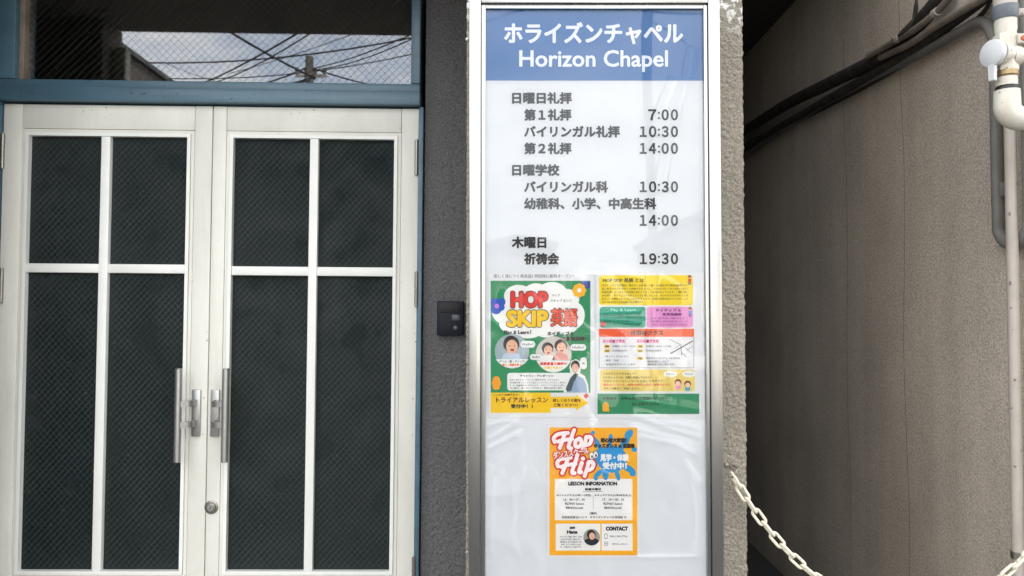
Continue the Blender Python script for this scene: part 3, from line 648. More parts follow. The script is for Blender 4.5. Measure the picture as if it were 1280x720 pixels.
fl.rect(613.3, 490.8, 688, 516, 1.2, YEL).poly([(688, 496), (720, 496), (720, 493), (735.5, 503.5), (720, 513), (720, 510), (688, 510)], 1.2, YEL)
fl.done('yellow_arrow')
fl.text('しっかり体験できる！', 617, 492.2, 649, 494.8, 3, DKO, .1, 1).text('トライアルレッスン', 620, 496.5, 685, 503.5, 3, DKO, .3, 2).text('受付中！！', 638.5, 505, 666, 510.5, 3, BLK, .3, 2)
fl.text('詳しくはうら面を', 691, 498.2, 726, 502.6, 3, DKO, .2, 1).text('ご覧ください！', 692, 504.2, 722, 508.4, 3, DKO, .2, 1).done('lettering', kind='stuff')
fl.poly([(729, 494.5), (733, 491.5), (736, 495), (732.5, 498.5)], 4, RED).done('red_shape')

# ------------------------------------------------------------------ flyer 2: yellow, teal and pink class sheet
c0 = at(812, 523, FYY); fo = (c0.x, FYY, c0.z)
f2 = thing('flyer', 'white class information sheet with yellow, teal, pink and orange boxes, right on the noticeboard', 'poster', fo)
fl = Flat(FYY, f2, fo)
sheet(fl, 745.5, 341, 880, 522.5, .0012, M['paper'])
fl.rrect(749, 344, 866, 381.5, 3.5, 1, ink(238, 212, 18)); fl.text('HOP SKIP 英語 とは', 753.5, 347.5, 805, 353, 2, ink(96, 88, 40), .2, 2)
jp = ['ＨＯＰ ＳＫＩＰ英語は、歌やゲームを通して楽しく英語を学ぶ英会話教室です。', 'はじめての方でも安心して参加できるように、ていねいなレッスンを行います。', '英語を聞く力、話す力を自然に身につけることを大切にしています。一緒に楽し', 'みながら、ネイティブの先生とたくさん話しましょう。小さなお子さまからどうぞ', 'ます。この教室でたくさんの友だちをつくり、英語の世界を広げていきましょう', 'すべての子どもたちが笑顔になれる教室です']
for k, bd in enumerate(jp): fl.text(bd, 752.5, 355.2 + k * 4.2, 860 if k < 5 else 804, 358.2 + k * 4.2, 2, ink(120, 108, 36), .12, 1, n=2)
fl.done('yellow_text_box')
fl.rrect(749.5, 383.5, 807, 409.5, 4, 1, TEAL).text('Play & Learn', 763, 385.5, 795, 390, 2, ink(150, 220, 200), .25, 2)
for k in range(4): fl.text(jp[k][:20], 754, 392 + k * 4, 802, 394.7 + k * 4, 2, ink(20, 96, 80), .1, 1, n=2)
fl.ell(754, 405, 3.4, 3, 3, RED, 14).done('teal_text_box')
fl.rrect(808.5, 383.5, 866, 409.5, 4, 1, PINK).text('ネイティブ＆', 819, 385.5, 851, 389.8, 2, ink(120, 60, 110), .2, 1).text('有資格講師', 828, 391, 852, 394.8, 2, ink(120, 60, 110), .2, 1)
for k in range(3): fl.text(jp[k + 1][:22], 814, 396.4 + k * 4, 860, 399.2 + k * 4, 2, ink(150, 80, 140), .1, 1, n=2)
fl.done('pink_text_box')
def kid(x, y, shirt, h=1):
    fl.rect(x - 1.6, y, x + 1.6, y + 4.5, 4, shirt).rect(x - 1.5, y + 4.5, x - .4, y + 8, 4, NAVY).rect(x + .4, y + 4.5, x + 1.5, y + 8, 4, NAVY).ell(x, y - 1.6, 2.1, 2.1, 4.2, SKIN, 12).ell(x, y - 2.6, 2.2, 1.5, 4.5, ink(150, 80, 40), 12)
kid(862, 348, RED); fl.done('child_drawing'); kid(862.5, 388, ink(80, 150, 220)); fl.done('child_drawing')
fl.rect(748.5, 411, 867.5, 421, 1, ink(232, 92, 40)).text('世田谷クラス', 788, 413, 829, 419.3, 2, BLK, .25, 2).done('orange_heading')
fl.rect(748.5, 421.2, 749.2, 459.5, 1, GRY).rect(867, 421.2, 867.6, 459.5, 1, GRY).rect(748.5, 459.5, 867.6, 460.1, 1, GRY)
fl.rect(753, 424, 782, 429, 1, ink(236, 190, 214)).rect(795.5, 424, 824, 429, 1, ink(236, 190, 214)).text('３～５歳クラス', 754, 424.5, 781, 428.4, 2, ink(160, 50, 90), .2, 1).text('６～８歳クラス', 796.5, 424.5, 823, 428.4, 2, ink(160, 50, 90), .2, 1)
for x_, y_ in ((754.5, 431), (754.5, 436.7), (796, 431), (796, 436.7), (796, 446)): fl.rrect(x_, y_, x_ + 8.5, y_ + 3.8, 1.6, 1, ink(238, 200, 60)).text('時間', x_ + 2, y_ + .7, x_ + 6.5, y_ + 3.2, 2, BLK, .1, 1)
for x_, y_, bd, w_ in ((765, 431.3, '水曜日 15:00～15:50', 29), (765, 437, '月4回8,800円', 19), (807, 431.3, '水曜日 16:00～17:00', 32), (807, 437, '月4回8,800円', 19), (807, 446.2, '東京ホライズンチャペル世田谷', 43), (809, 450.4, '世田谷区桜丘５−３１−７', 27), (809, 454, '※駐車場はありません ご注意ください', 34), (755, 444, '・持ってくるもの なし', 31), (755, 449, '・服装　自由', 18), (755, 454, '・保護者見学スペースあり', 39)):
    fl.text(bd, x_, y_, x_ + w_, y_ + 2.9, 2, GRY, .12, 1, n=2)
for a, c, w_ in (((837, 424), (851, 431), .5), ((851, 431), (852, 444), .5), ((838, 442), (866, 426), 1.1), ((852, 441), (858, 446), .6), ((856, 434), (864, 441), .4), ((843, 436), (850, 431), .3), ((858, 438), (866, 433), .4)):
    d = Vector((c[0] - a[0], c[1] - a[1])).normalized() * w_ * .6; fl.poly([(a[0] - d.y, a[1] + d.x), (c[0] - d.y, c[1] + d.x), (c[0] + d.y, c[1] - d.x), (a[0] + d.y, a[1] - d.x)], 2 + .03 * len(fl.fs) % 1, ink(70, 72, 78))
fl.done('class_table')
fl.rrect(750, 462, 868.5, 489, 3.5, 1, LYEL)
for k, (bd, w_) in enumerate((('うちの子にもできるかしら？', 41), ('どんなレッスンか、実際に参加してみたい！', 60), ('ぜひトライアルレッスンをお試しできます！', 73), ('通常のレッスンを、初回1,000円で2回まで体験できます。', 85), ('ぜひこの機会にご参加ください。', 46))):
    fl.text(bd, 754, 465.5 + k * 4.6, 754 + w_, 468.8 + k * 4.6, 2, RED if k == 3 else ink(110, 90, 50), .12, 1, n=2)
fl.done('yellow_text_box')
for x_ in (836, 859): fl.ell(x_ + 2, 467.5, 8.5, 4, 2, CRM, 20).text('たのしい', x_ - 3, 466.2, x_ + 7, 468.9, 3, GRY, .1, 1).done('speech_bubble')
for x_, t_, y_ in ((847.5, PINK, 479), (859.5, ink(90, 170, 200), 481)): fl.ell(x_, y_ + 4.5, 3.6, 3.6, 2, t_, 14).ell(x_, y_ - 1, 4.3, 4.2, 3, ink(120, 54, 40), 16).ell(x_, y_ + .4, 3.2, 3.1, 4, ink(240, 200, 180), 16); fl.done('child_drawing')
fl.rect(746.8, 492, 874, 517.5, 1, ink(42, 140, 96)).text('お問合せ・お申込みはお気軽にどうぞ！', 753, 496, 832, 500, 2, ink(14, 66, 42), .2, 1).text('03-5450-2390', 790, 503, 824, 507, 2, ink(14, 66, 42), .15, 1)
fl.ell(757, 508, 4.2, 5.6, 3, ink(240, 176, 50), 14).poly([(753, 509), (761, 509), (762, 514.5), (753, 514)], 3.2, ink(240, 176, 50)).done('contact_band')

# ------------------------------------------------------------------ flyer 3: orange dance school flyer
c0 = at(742, 697, FYY); fo = (c0.x, FYY, c0.z)
f3 = thing('flyer', 'orange dance school flyer with white Hop Hip script, low on the noticeboard', 'poster', fo)
fl = Flat(FYY, f3, fo)
sheet(fl, 683.5, 531, 799.5, 697.5, .0012, M['paper'])
OR = ink(244, 176, 24)
fl.rect(687, 534.5, 796.5, 694, 1, OR).done('printed_ground')
SKY = ink(30, 150, 210)
for cx, cy, rx, ry, ro in ((765, 574, 19, 17, 0), (786, 543, 4.5, 7, 35), (741, 541, 2.7, 2.7, 0), (779, 556, 4, 12, 40), (748, 592, 3, 8, 45), (786, 586, 4, 9, -60), (793, 562, 3.4, 3, 0), (757, 592, 4, 8, 0), (772, 594, 3, 7, -15), (748, 556, 3, 12, -30), (742, 580, 5, 6, 0), (745, 598.5, 2.5, 2, 0), (791, 591.5, 4, 4, 0), (752, 570, 10, 10, 0), (763, 550, 3, 8, 5)):
    fl.ell(cx, cy, rx, ry, 2 + .04 * len(fl.fs), SKY, 20, ro)
fl.done('paint_splash')
CRED = ink(206, 48, 44)
def stroke(pts, w, layer, m, j=0):
    P_ = [Vector((670 + x / 3.787, 520 + y / 3.787)) for x, y in pts]; P_ = [p.to_2d() for p in bez([(p.x, p.y, 0) for p in P_], 5)]
    for i, p in enumerate(P_): fl.ell(p.x, p.y, w, w, layer + (i + j * 60) * .004, m, 12)
    return j + 1
def word(strokes):
    for w, ly, m, in ((4.6, 4, CRED), (2.7, 6.2, ink(246, 240, 240))):
        for j, st in enumerate(strokes): stroke(st, w if m is CRED else w * .92, ly, m, j % 4)
word([[(88, 122), (84, 104), (100, 88), (126, 82), (150, 80)], [(136, 84), (124, 118), (112, 150)], [(180, 66), (166, 104), (154, 146), (166, 152)], [(104, 120), (130, 114), (170, 108)], [(206, 106), (188, 118), (186, 140), (200, 146), (214, 132), (212, 112), (204, 106)], [(238, 98), (230, 134), (220, 162)], [(236, 104), (252, 98), (262, 108), (254, 130), (234, 138)]]); fl.done('title_lettering', kind='stuff')
word([[(104, 238), (100, 222), (112, 206), (138, 200), (164, 196)], [(150, 204), (138, 236), (124, 270)], [(196, 184), (184, 222), (170, 264), (182, 270)], [(120, 240), (146, 232), (186, 226)], [(216, 222), (208, 246), (204, 264), (214, 266)], [(222, 200), (223, 201)], [(250, 216), (240, 252), (230, 284)], [(246, 224), (262, 216), (272, 228), (264, 248), (246, 256)]]); fl.done('title_lettering', kind='stuff')
fl.text('ダンススクール', 689.5, 560.5, 737.5, 571.5, 6.4, CRED, 1.6, n=8, rot=-9).text('ダンススクール', 691, 561.5, 736, 570.5, 6.8, CRM, .3, n=4, rot=-9).done('title_lettering')
for cx in (739.5, 744.5): fl.ell(cx, 569 + (742 - cx) * .3, 3.4, 5, 7, BLK, 16).ell(cx, 569 + (742 - cx) * .3, 2.7, 4.3, 7.3, CRM, 16).ell(cx + .4, 570 + (742 - cx) * .3, 1.1, 2, 7.6, BLK, 12)
fl.done('eye_drawing')
fl.text('初心者大歓迎！', 750.5, 547, 783, 553.2, 7, BLK, .5, 2, n=5).text('キッズダンス in 世田谷', 742, 554, 793.5, 560.2, 7, BLK, .5, 2, n=5)
fl.text('見学・体験', 750, 567, 786, 576.5, 7, CRM, .55, 2, n=6).text('受付中！', 753, 577.5, 783.5, 586.5, 7, CRM, .55, 2, n=6).done('lettering', kind='stuff')
fl.rect(693.5, 598.5, 790.5, 650.3, 2, CRM).text('LESSON INFORMATION', 710, 601.8, 771.5, 607, 3, BLK, .45, 2, n=5).text('毎週木曜日', 731, 609.8, 751, 613.2, 3, BLK, .25, 1).rect(728.5, 614.2, 753.5, 614.6, 3, BLK).rect(741.3, 619, 741.7, 636.5, 3, GRY)
for bd, x_, x2, y_ in (('★リトルクラス(小学1～2年生)', 695.5, 739, 617.5), ('★キッズクラス(小学4年生以上)', 743, 789, 617.5), ('16：00～17：00', 704.5, 731, 622.8), ('17：10～18：10', 753, 780, 622.8), ('¥2700/1 lesson', 706, 730, 627.8), ('¥2700/1 lesson', 754, 778, 627.8), ('¥8000/month', 707, 729, 633), ('¥8000/month', 755, 777, 633), ('［場所］', 737, 746, 640), ('世田谷区桜丘5−31−7　ホライズンチャペル世田谷 1F', 702, 783, 644.8)):
    fl.text(bd, x_, y_, x2, y_ + 3.3, 3, ink(60, 60, 66), .15, 1, n=3)
fl.done('lesson_table')
fl.rect(694.5, 654.5, 750.5, 688.2, 2, CRM).text('講師', 712, 658, 719, 661.3, 3, BLK, .3, 1).text('Hana', 708.5, 662.5, 722, 667.3, 3, BLK, .5, 2, n=5)
for k in range(5): fl.text(jp[k][:19], 700 + (k % 2), 669.6 + k * 3.2, 727 - (k % 2), 672 + k * 3.2, 3, GRY, .1, 1, n=2)
fl.ell(739.5, 671.5, 10.4, 10.4, 3, ink(150, 152, 150), 30).poly([(730, 676), (734, 673), (745, 673), (749.2, 676), (745, 680.4), (739.5, 681.8), (734, 680.4)], 3.4, BLK).ell(739, 668, 5.6, 5.8, 3.8, HAIR, 18).ell(740, 670, 3.6, 4.6, 4.2, SKIN, 16).ell(741, 672.3, 1.2, .5, 4.6, RED, 8).done('portrait_box')
fl.rect(752, 654.5, 790.8, 688.2, 2, CRM).text('CONTACT', 757, 658, 785, 663.4, 3, BLK, .5, 2, n=5).text('080-1340-7786', 762, 669, 784.5, 671.6, 3, GRY, .1, 1).text('@hana_dance', 765, 678.5, 784, 681.2, 3, GRY, .1, 1)
fl.rrect(755.5, 667, 759.3, 673.5, .9, 3, GRY).rrect(756, 667.7, 758.8, 672.8, .4, 3.4, CRM).rrect(755.2, 677, 760, 682, 1.2, 3, GRY).rrect(755.8, 677.6, 759.4, 681.4, .9, 3.4, CRM).ell(757.6, 679.5, .9, .9, 3.8, GRY, 10).done('contact_box')

# ------------------------------------------------------------------ plastic chain across the alley
cY = 2.085; pA, pB, pC = at(912, 588, cY), at(1020, 721, cY), at(1282, 689, cY)
best = None
for i_ in range(400):                      # catenary through the three measured points
    ca = .2 + i_ * .0015; lo_, hi_ = .7, 1.5
    for _ in range(40):
        cx0 = (lo_ + hi_) / 2; e_ = ca * (math.cosh((pC.x - cx0) / ca) - math.cosh((pA.x - cx0) / ca)) - (pC.z - pA.z)
        if e_ > 0: lo_ = cx0
        else: hi_ = cx0
    er_ = abs(ca * (math.cosh((pB.x - cx0) / ca) - math.cosh((pA.x - cx0) / ca)) - (pB.z - pA.z))
    if best is None or er_ < best[0]: best = (er_, ca, cx0)
_, ca, cx0 = best; zc = pB.z - ca * math.cosh((pB.x - cx0) / ca); print('CHAIN', best, zc)
chx = [.607, NX + .06]
ch = thing('chain', 'pale cream plastic chain hanging across the alley mouth', 'chain', (cx0, cY, zc + ca))
def linkmesh():
    m_ = MB(); L, w_, r_ = .0145, .0095, .0042; pts = []
    for k in range(9): t = math.pi * k / 8 - math.pi / 2; pts.append((L + w_ * math.cos(t), 0, w_ * math.sin(t)))
    for k in range(9): t = math.pi * k / 8 + math.pi / 2; pts.append((-L + w_ * math.cos(t), 0, w_ * math.sin(t)))
    pts.append(pts[0]); m_.tube(pts, r_, 8, caps=False); me_ob = m_.build('chain_link', M['chain']); me = me_ob.data; bpy.data.objects.remove(me_ob); return me
lm = linkmesh(); pitch = .0397
s0 = ca * math.sinh((chx[0] - cx0) / ca); s1 = ca * math.sinh((chx[1] - cx0) / ca); nlk = int((s1 - s0) / pitch)
for k in range(nlk):
    s_ = s0 + (k + .4) * pitch; x = cx0 + ca * math.asinh(s_ / ca); z = zc + ca * math.cosh((x - cx0) / ca)
    ang = math.atan(math.sinh((x - cx0) / ca)); f_ = (x - chx[0]) / (chx[1] - chx[0]); y = cY - .012 * math.sin(f_ * math.pi / 2) ** 2
    tw = R(14 if k % 2 else 80) + random.uniform(-.15, .15)
    Mx = Matrix.Translation((x, y, z)) @ Matrix.Rotation(-ang, 4, 'Y') @ Matrix.Rotation(tw, 4, 'X')
    o = new_obj('chain_link', lm, ch); o.matrix_parent_inverse = ch.matrix_world.inverted(); o.matrix_basis = Mx
hx, hz = chx[0], zc + ca * math.cosh((chx[0] - cx0) / ca)
m_ = MB(); m_.tube(bez([(hx + .012, PYF + .01, hz + .02), (hx + .012, PYF - .035, hz + .02), (hx + .004, PYF - .045, hz + .004), (hx + .0, PYF - .028, hz - .006), (hx, PYF - .022, hz + .012)], 6), .0028, 8); m_.lathe((hx + .012, PYF - .003, hz + .02), (0, -1, 0), [(0, .009), (.002, .009)], 16)
m_.build('wall_hook', M['steel_dark'], label='small dark hook on the pillar holding the left end of the cream chain', category='hook')
m_ = MB(); p = at(908, 581, PYF); m_.lathe((p.x, PYF + .002, p.z), (0, -1, 0), [(0, .006), (.008, .0055), (.009, .002)], 14); m_.build('wall_screw', M['steel_dark'], label='lone screw head in the pillar just left of the chain hook', category='screw')
m_ = MB(); m_.tube(bez([(NX + .07, NY + .005, .0), (NX + .07, NY - .06, .0), (NX + .06, NY - .07, -.015), (NX + .055, NY - .055, -.02)], 6), .0028, 8); o = m_.build('wall_hook', M['steel_dark'], label='dark hook on the neighbouring front wall holding the right chain end', category='hook')
o.location.z = zc + ca * math.cosh((chx[1] - cx0) / ca) + .012

# ------------------------------------------------------------------ pipes on the right
def V(px, py, Y): return at(px, py, Y)
# long vertical pipe
Yp = 2.2; rp = 6.8 / F * Yp; xp_ = at(1267, 400, Yp).x
dp = thing('drain_pipe', 'thin dusty beige pipe running full height on the right behind the valve', 'pipe', (xp_, Yp, 0))
m_ = MB((xp_, Yp, 0)); m_.tube([(xp_, Yp, 0), (xp_, Yp, 1.2), (xp_, Yp, 3.4)], rp, 24); m_.build('tube', M['pvc_pink'], dp)
m_ = MB((xp_, Yp, 0)); m_.lathe((xp_, Yp, .78), (0, 0, 1), [(0, rp + .003), (.02, rp + .003)], 24); m_.box(xp_ + rp, NX, Yp - .008, Yp + .008, .783, .797); m_.build('wall_bracket', M['steel_dark'], dp)
# grey hose with U bend
Yh = 2.31; xh = at(1246, 200, Yh).x; rh = 7 / F * Yh
hz0_ = at(1246, 296, Yh).z; ztp = at(1240, 24, Yh).z
base = (xh, Yh, hz0_ - .05)
hs = thing('hose', 'grey painted hose that drops down the alley wall and bends into a U', 'pipe', base)
path = [(xh - .0, 4.95, 2.50), (xh, 3.6, 2.49), (xh, 2.75, 2.44), (xh, 2.5, 2.43), (xh, 2.38, 2.42), (xh, 2.325, 2.37), (xh, Yh, 2.28), (xh, Yh, 2.0), (xh, Yh, 1.85), (xh, Yh - .002, hz0_ + .075)]
U_ = [(xh, Yh - .07 + .07 * math.cos(t), hz0_ + .04 - .07 * math.sin(t)) for t in [math.pi * k / 12 for k in range(1, 12)]]
path += U_ + [(xh, Yh - .142, hz0_ + .08), (xh, Yh - .143, hz0_ + .3), (xh, Yh - .143, 3.0)]
m_ = MB(base); m_.tube(bez(path, 5), rh, 18); m_.build('tube', M['pvc_grey'], hs)
zb_ = at(1250, 238, Yh).z; m_ = MB(base); m_.box(xh - rh * .2, NX - .0005, Yh - rh - .012, Yh + rh + .002, zb_ - .022, zb_ + .022, .002); m_.build('wall_bracket', M['pvc_grey'], hs)
# valve assembly
Yv = 2.02; xv = at(1257.5, 60, Yv).x; k_ = Yv / F
zv = lambda py: at(1257, py, Yv).z
base = (xv, Yv, zv(160))
vp = thing('valve_pipe', 'pale pipe with lever shut-off valve and elbow at the upper right', 'pipe', base)
def lv(prof, name, m, seg=28):   # prof: (photo row, radius in px)
    q = MB(base); prof = sorted(prof, key=lambda a: -a[0]); q.tube([(xv, Yv, zv(a) + i * 1e-5) for i, (a, r) in enumerate(prof)], [r * k_ for a, r in prof], seg); return q.build(name, m, vp)
lv([(-80, 13.2), (12, 13.2)], 'riser', M['pvc_pink'])
lv([(8, 14.2), (8.5, 14.8), (24, 14.4), (25, 13.6)], 'clamp', M['band_grey'])
cl = bpy.data.objects[[o.name for o in vp.children if o.name.startswith('clamp')][0]]
q = MB(base); q.box(xv + 10 * k_, xv + 50 * k_, Yv - .012, Yv + .004, zv(21), zv(12), .002); q.build('strap', M['pvc_pink'], cl)
lv([(24.8, 12.6), (38, 12.6), (42, 11.6), (46, 11.6)], 'socket', M['pvc_white'])
lv([(44, 13), (45, 14), (57, 14), (60, 12.5), (82, 12.5), (84, 13.6), (89.5, 13.2)], 'valve_body', M['pvc_white'], 6)
q = MB(base); q.lathe((xv + 4 * k_, Yv, zv(70)), (1, 0, -.02), [(0, 14 * k_), (8 * k_, 13.5 * k_), (14 * k_, 11 * k_), (17 * k_, 7 * k_), (18 * k_, 2 * k_)], 28)
q.lathe((xv, Yv - .005, zv(69)), (-1, -.35, 0), [(0, 12 * k_), (10 * k_, 12.5 * k_), (10 * k_, 14.5 * k_), (17 * k_, 14.8 * k_)], 28); q.build('valve_bonnet', M['pvc_white'], vp)
q = MB(base); dv = Vector((-.96, -.28, .0)).normalized(); dc = Vector((xv, Yv, zv(69))) + Vector((-1, -.3, 0)).normalized() * 20 * k_
q.lathe(dc - dv * .004, dv, [(0, 16.6 * k_), (.006, 17.0 * k_), (.014, 16.8 * k_), (.016, 15.6 * k_)], 36); disc = q.build('valve_cap', M['valve_disc'], vp)
q = MB(base); tn = Vector((dv.y, -dv.x, 0)); pc = dc + dv * .006
a_ = pc + Vector((0, 0, -14 * k_)); e_ = pc + Vector((0, 0, -35 * k_))
for (p0_, p1_, w0_, w1_) in ((a_, e_, 4.8, 4.0),):
    vs_ = []
    for p_, w_ in ((p0_, w0_), (p1_, w1_)):
        for sx_, sy_ in ((-1, -1), (1, -1), (1, 1), (-1, 1)): vs_.append(q.b.verts.new(p_ + tn * sx_ * w_ * k_ + dv * sy_ * 2.8 * k_))
    for f in ((3, 2, 1, 0), (4, 5, 6, 7), (0, 1, 5, 4), (1, 2, 6, 5), (2, 3, 7, 6), (3, 0, 4, 7)): q.b.faces.new([vs_[i] for i in f])
bmesh.ops.bevel(q.b, geom=q.b.edges[:], offset=.0015, segments=2, affect='EDGES'); q.build('lever', M['valve_disc'], disc)
lv([(89, 12.6), (91, 13.4), (93, 12.8), (95, 13.4), (97, 12.4)], 'brass_ring', M['brass'])
lv([(96, 12), (108, 12.2)], 'pipe_neck', M['pvc_white'])
q = MB(base); q.tube([(xv, Yv, zv(116)), (xv, Yv, zv(112)), (xv, Yv, zv(108.5))], [12.7 * k_, 13.0 * k_, 12.6 * k_], 26)
for v in q.b.verts: v.co.z += (v.co.x - xv) * .12
q.build('tape', M['tape'], vp)
r15 = 15 * k_
ep = [(xv - .0, Yv, zv(113.5)), (xv, Yv, zv(125)), (xv, Yv, zv(134))] + [(xv + 15 * k_ * (1 - math.cos(t)), Yv - .005 * math.sin(t), zv(134) - 15 * k_ * math.sin(t)) for t in [math.pi / 2 * k / 8 for k in range(1, 9)]] + [(xv + 24 * k_, Yv - .006, zv(134) - 15 * k_)]
q = MB(base); q.tube(ep, [14.6 * k_, 15 * k_] + [15.2 * k_] * (len(ep) - 2), 28); q.build('elbow', M['pvc_white'], vp)
q = MB(base); q.lathe((xv + 22 * k_, Yv - .006, zv(149)), (1, 0, 0), [(0, 16.3 * k_), (2 * k_, 16.8 * k_), (9 * k_, 16.8 * k_), (9.5 * k_, 13 * k_), (60 * k_, 13 * k_)], 28); q.build('elbow_collar', M['band_grey'], vp)
# small square plug and a second pipe to its right
q = MB(); p = at(1276, 49, 2.0); q.box(p.x - .013, p.x + .05, 1.99, 2.03, p.z - .013, p.z + .013, .003); a_ = q.build('pipe_plug', None); a_.data.materials.append(M['pvc_white'])
a_['label'] = 'small white square plug with rust red tip right of the valve'; a_['category'] = 'plug'
q = MB(); q.lathe((p.x, 1.991, p.z), (0, -1, 0), [(0, .0075), (.004, .0075), (.005, .005)], 18); loose(q.build('red_tip', M['red']), a_)

# ------------------------------------------------------------------ pipes and cables along the alley wall
def run(name, label, cat, pts, r, m, seg=12, clips=None):
    P_ = [Vector(p) for p in pts]; t = thing(name, label, cat, P_[-1])
    m_ = MB(P_[-1]); m_.tube(bez(pts, 8), r, seg); m_.build('tube', m, t)
    if clips:
        for c in clips:
            c = Vector(c[:3]); m_ = MB(P_[-1]); m_.lathe(c - Vector((0, .012, 0)), (0, 1, -.02), [(0, r + .003), (.024, r + .003)], 18); m_.build('clip', M['pvc_pink'], t)
    return t
def wj(px, py, off):    # a point on the alley wall: off metres out from it
    X = NX - off; Y = X * F / (px - 640); return Vector((X, Y, at(px, py, Y).z))
run('air_conditioner_pipe', 'thick sooty wrapped pipe sloping along the dark alley wall', 'pipe', [wj(900, 176, .05), wj(932, 163, .05), wj(985, 131, .05), wj(1040, 104, .05), wj(1095, 77, .05), wj(1130, 52, .045), wj(1165, 18, .045), wj(1190, -12, .045)], .029, M['cable_black'], 16)
run('air_conditioner_pipe', 'black wrapped pipe just under the thick one in the alley', 'pipe', [wj(900, 196, .04), wj(932, 184, .04), wj(1000, 146, .04), wj(1060, 112, .04), wj(1120, 78, .04), wj(1170, 46, .04), wj(1215, 14, .04), wj(1260, -20, .04)], .020, M['cable_black'], 14)
run('conduit', 'dusty tan conduit climbing to the top above the black pipes', 'conduit', [wj(1090, 70, .09), wj(1122, 52, .09), wj(1150, 36, .085), wj(1180, 12, .085), wj(1202, -14, .085)], .012, M['cable_tan'], 14, [wj(1128, 47.5, .09), wj(1176, 15.5, .086)])
run('conduit', 'rust brown conduit beside the tan one near the top of the alley wall', 'conduit', [wj(1105, 72, .07), wj(1140, 56, .07), wj(1180, 30, .07), wj(1225, 4, .07), wj(1262, -18, .07)], .013, M['cable_tan'], 14)
run('cable', 'thin curled black cable looping up from the alley pipes', 'cable', [wj(1128, 44, .1), wj(1140, 36, .11), wj(1149, 20, .1), wj(1152, 8, .1), wj(1149, -12, .1)], .0045, M['cable_black'], 8)
run('cable', 'second thin black cable hanging beside the curled one', 'cable', [wj(1120, 50, .1), wj(1136, 40, .09), wj(1146, 26, .09), wj(1149, 10, .09), wj(1155, -14, .09)], .004, M['cable_black'], 8)
run('cable', 'thin black cable sagging just below the black pipes', 'cable', [wj(900, 205, .02), wj(985, 160, .02), wj(1080, 112, .02), wj(1130, 84, .02), wj(1180, 55, .02), wj(1215, 33, .02), wj(1240, 10, .02), wj(1250, -20, .02)], .007, M['cable_black'], 8)

# ------------------------------------------------------------------ the street opposite (seen in the reflections)
def pole(x, y, h, r, label, arms=()):
    t = thing('utility_pole', label, 'utility pole', (x, y, -.12))
    m_ = MB((x, y, -.12)); m_.tube([(x, y, -.12), (x, y, h)], [r, r * .72], 16); m_.build('shaft', M['pole'], t)
    for (z, l) in arms:
        m_ = MB((x, y, -.12)); m_.box(x - l / 2, x + l / 2, y - .24, y - .16, z - .04, z + .04); m_.build('crossarm', M['steel_dark'], t)
        for sx_ in (-.45, -.15, .15, .45):
            m_ = MB((x, y, -.12)); m_.lathe((x + sx_ * l, y - .2, z + .03), (0, 0, 1), [(0, .05), (.1, .05), (.12, .07), (.2, .04)], 12); m_.build('insulator', M['pole'], t)
    return t
poles = [(4.45, -19.5, 13.5, .19), (-5.25, -16.5, 9.0, .16), (14, -26, 12, .18), (-17, -24, 12, .18), (8.5, -15, 9, .12)]
lb = ['tall grey concrete utility pole across the street, right of centre', 'short grey utility pole across the street on the left', 'utility pole far right behind the pale house', 'utility pole far left behind the dark house', 'slim pole beside the parked van']
for (x, y, h, r), l in zip(poles, lb): pole(x, y, h, r, l, [(h - .7, 1.8)] if h > 9 else [(h - .5, .9)])
def wire(a, c, sag, r=.02):
    P_ = []
    for k in range(17): t = k / 16; p = Vector(a).lerp(Vector(c), t); p.z -= sag * 4 * t * (1 - t); P_.append(p)
    m_ = MB(P_[0]); m_.tube(P_, r, 6); o = m_.build('overhead_wire', M['rubber'], label='black overhead wire strung between the utility poles across the street', category='wire', group='overhead wires across the street'); o.location = P_[0]
for a, c, sg, r in (((4.45, -19.6, 12.8), (-17, -24, 11.4), 1.2, .03), ((4.45, -19.6, 12.5), (-17, -24, 11.0), 1.5, .02), ((4.45, -19.6, 12.7), (14, -26, 11.5), .8, .03), ((4.45, -19.6, 11), (14, -26, 10), .9, .02), ((-5.1, -16.6, 8.4), (-17, -24, 10.6), .7, .04), 
                     ((4.45, -19.6, 12.4), (9.5, -2, 8.2), .6, .035), ((4.45, -19.6, 11.2), (8.6, -3, 6.0), .8, .03), ((4.45, -19.6, 12.2), (8.5, -15, 8.6), .4, .03), ((-5.1, -16.6, 8.4), (-9, -4, 9.5), .5, .03)):
    wire(a, c, sg, r)
def mirrored(px, py, Y):
    """a place across the street whose mirror image shows at this measured direction in the fanlight"""
    u_, v_ = U(px, py); hit = DP.M @ Vector((u_, 0, v_)); d = hit - CAM; N = DP.rot.to_3x3() @ Vector((0, 1, 0)); rr_ = d - N * 2 * d.dot(N)
    return hit + rr_ * ((Y - hit.y) / rr_.y)
for (a, ya, c, yc, sg, r, ext) in (((248, 106), -16, (370, 37), -9, .1, .02, .35), ((250, 108), -16, (377, 37), -9, .22, .014, .35), ((391, 85), -16.6, (508, 40), -10, .12, .015, .3), ((391, 87), -16.6, (512, 41), -10, .2, .014, .3),
                                   ((391, 85), -16.6, (500, 111), -24, .1, .025, .0), ((383, 84), -16.6, (305, 108), -22, .1, .025, .0), ((285, 92), -22, (432, 42), -16, .1, .012, .4), ((205, 78), -20, (262, 98), -20, .05, .012, .3), ((383, 95), -16.6, (345, 108), -18, .2, .012, .0)):
    A_, B_ = mirrored(*a, ya), mirrored(*c, yc); wire(A_, B_ + (B_ - A_) * ext, sg, r)
M['pale_siding'] = mat('pale_siding', (.62, .60, .55), .7, var=.08, vscale=3)
M['roof_tile'] = mat('dark_roof', (.05, .052, .058), .6, var=.2, vscale=6)
M['window_dark'] = mat('dark_window_glass', (.02, .025, .03), .06)
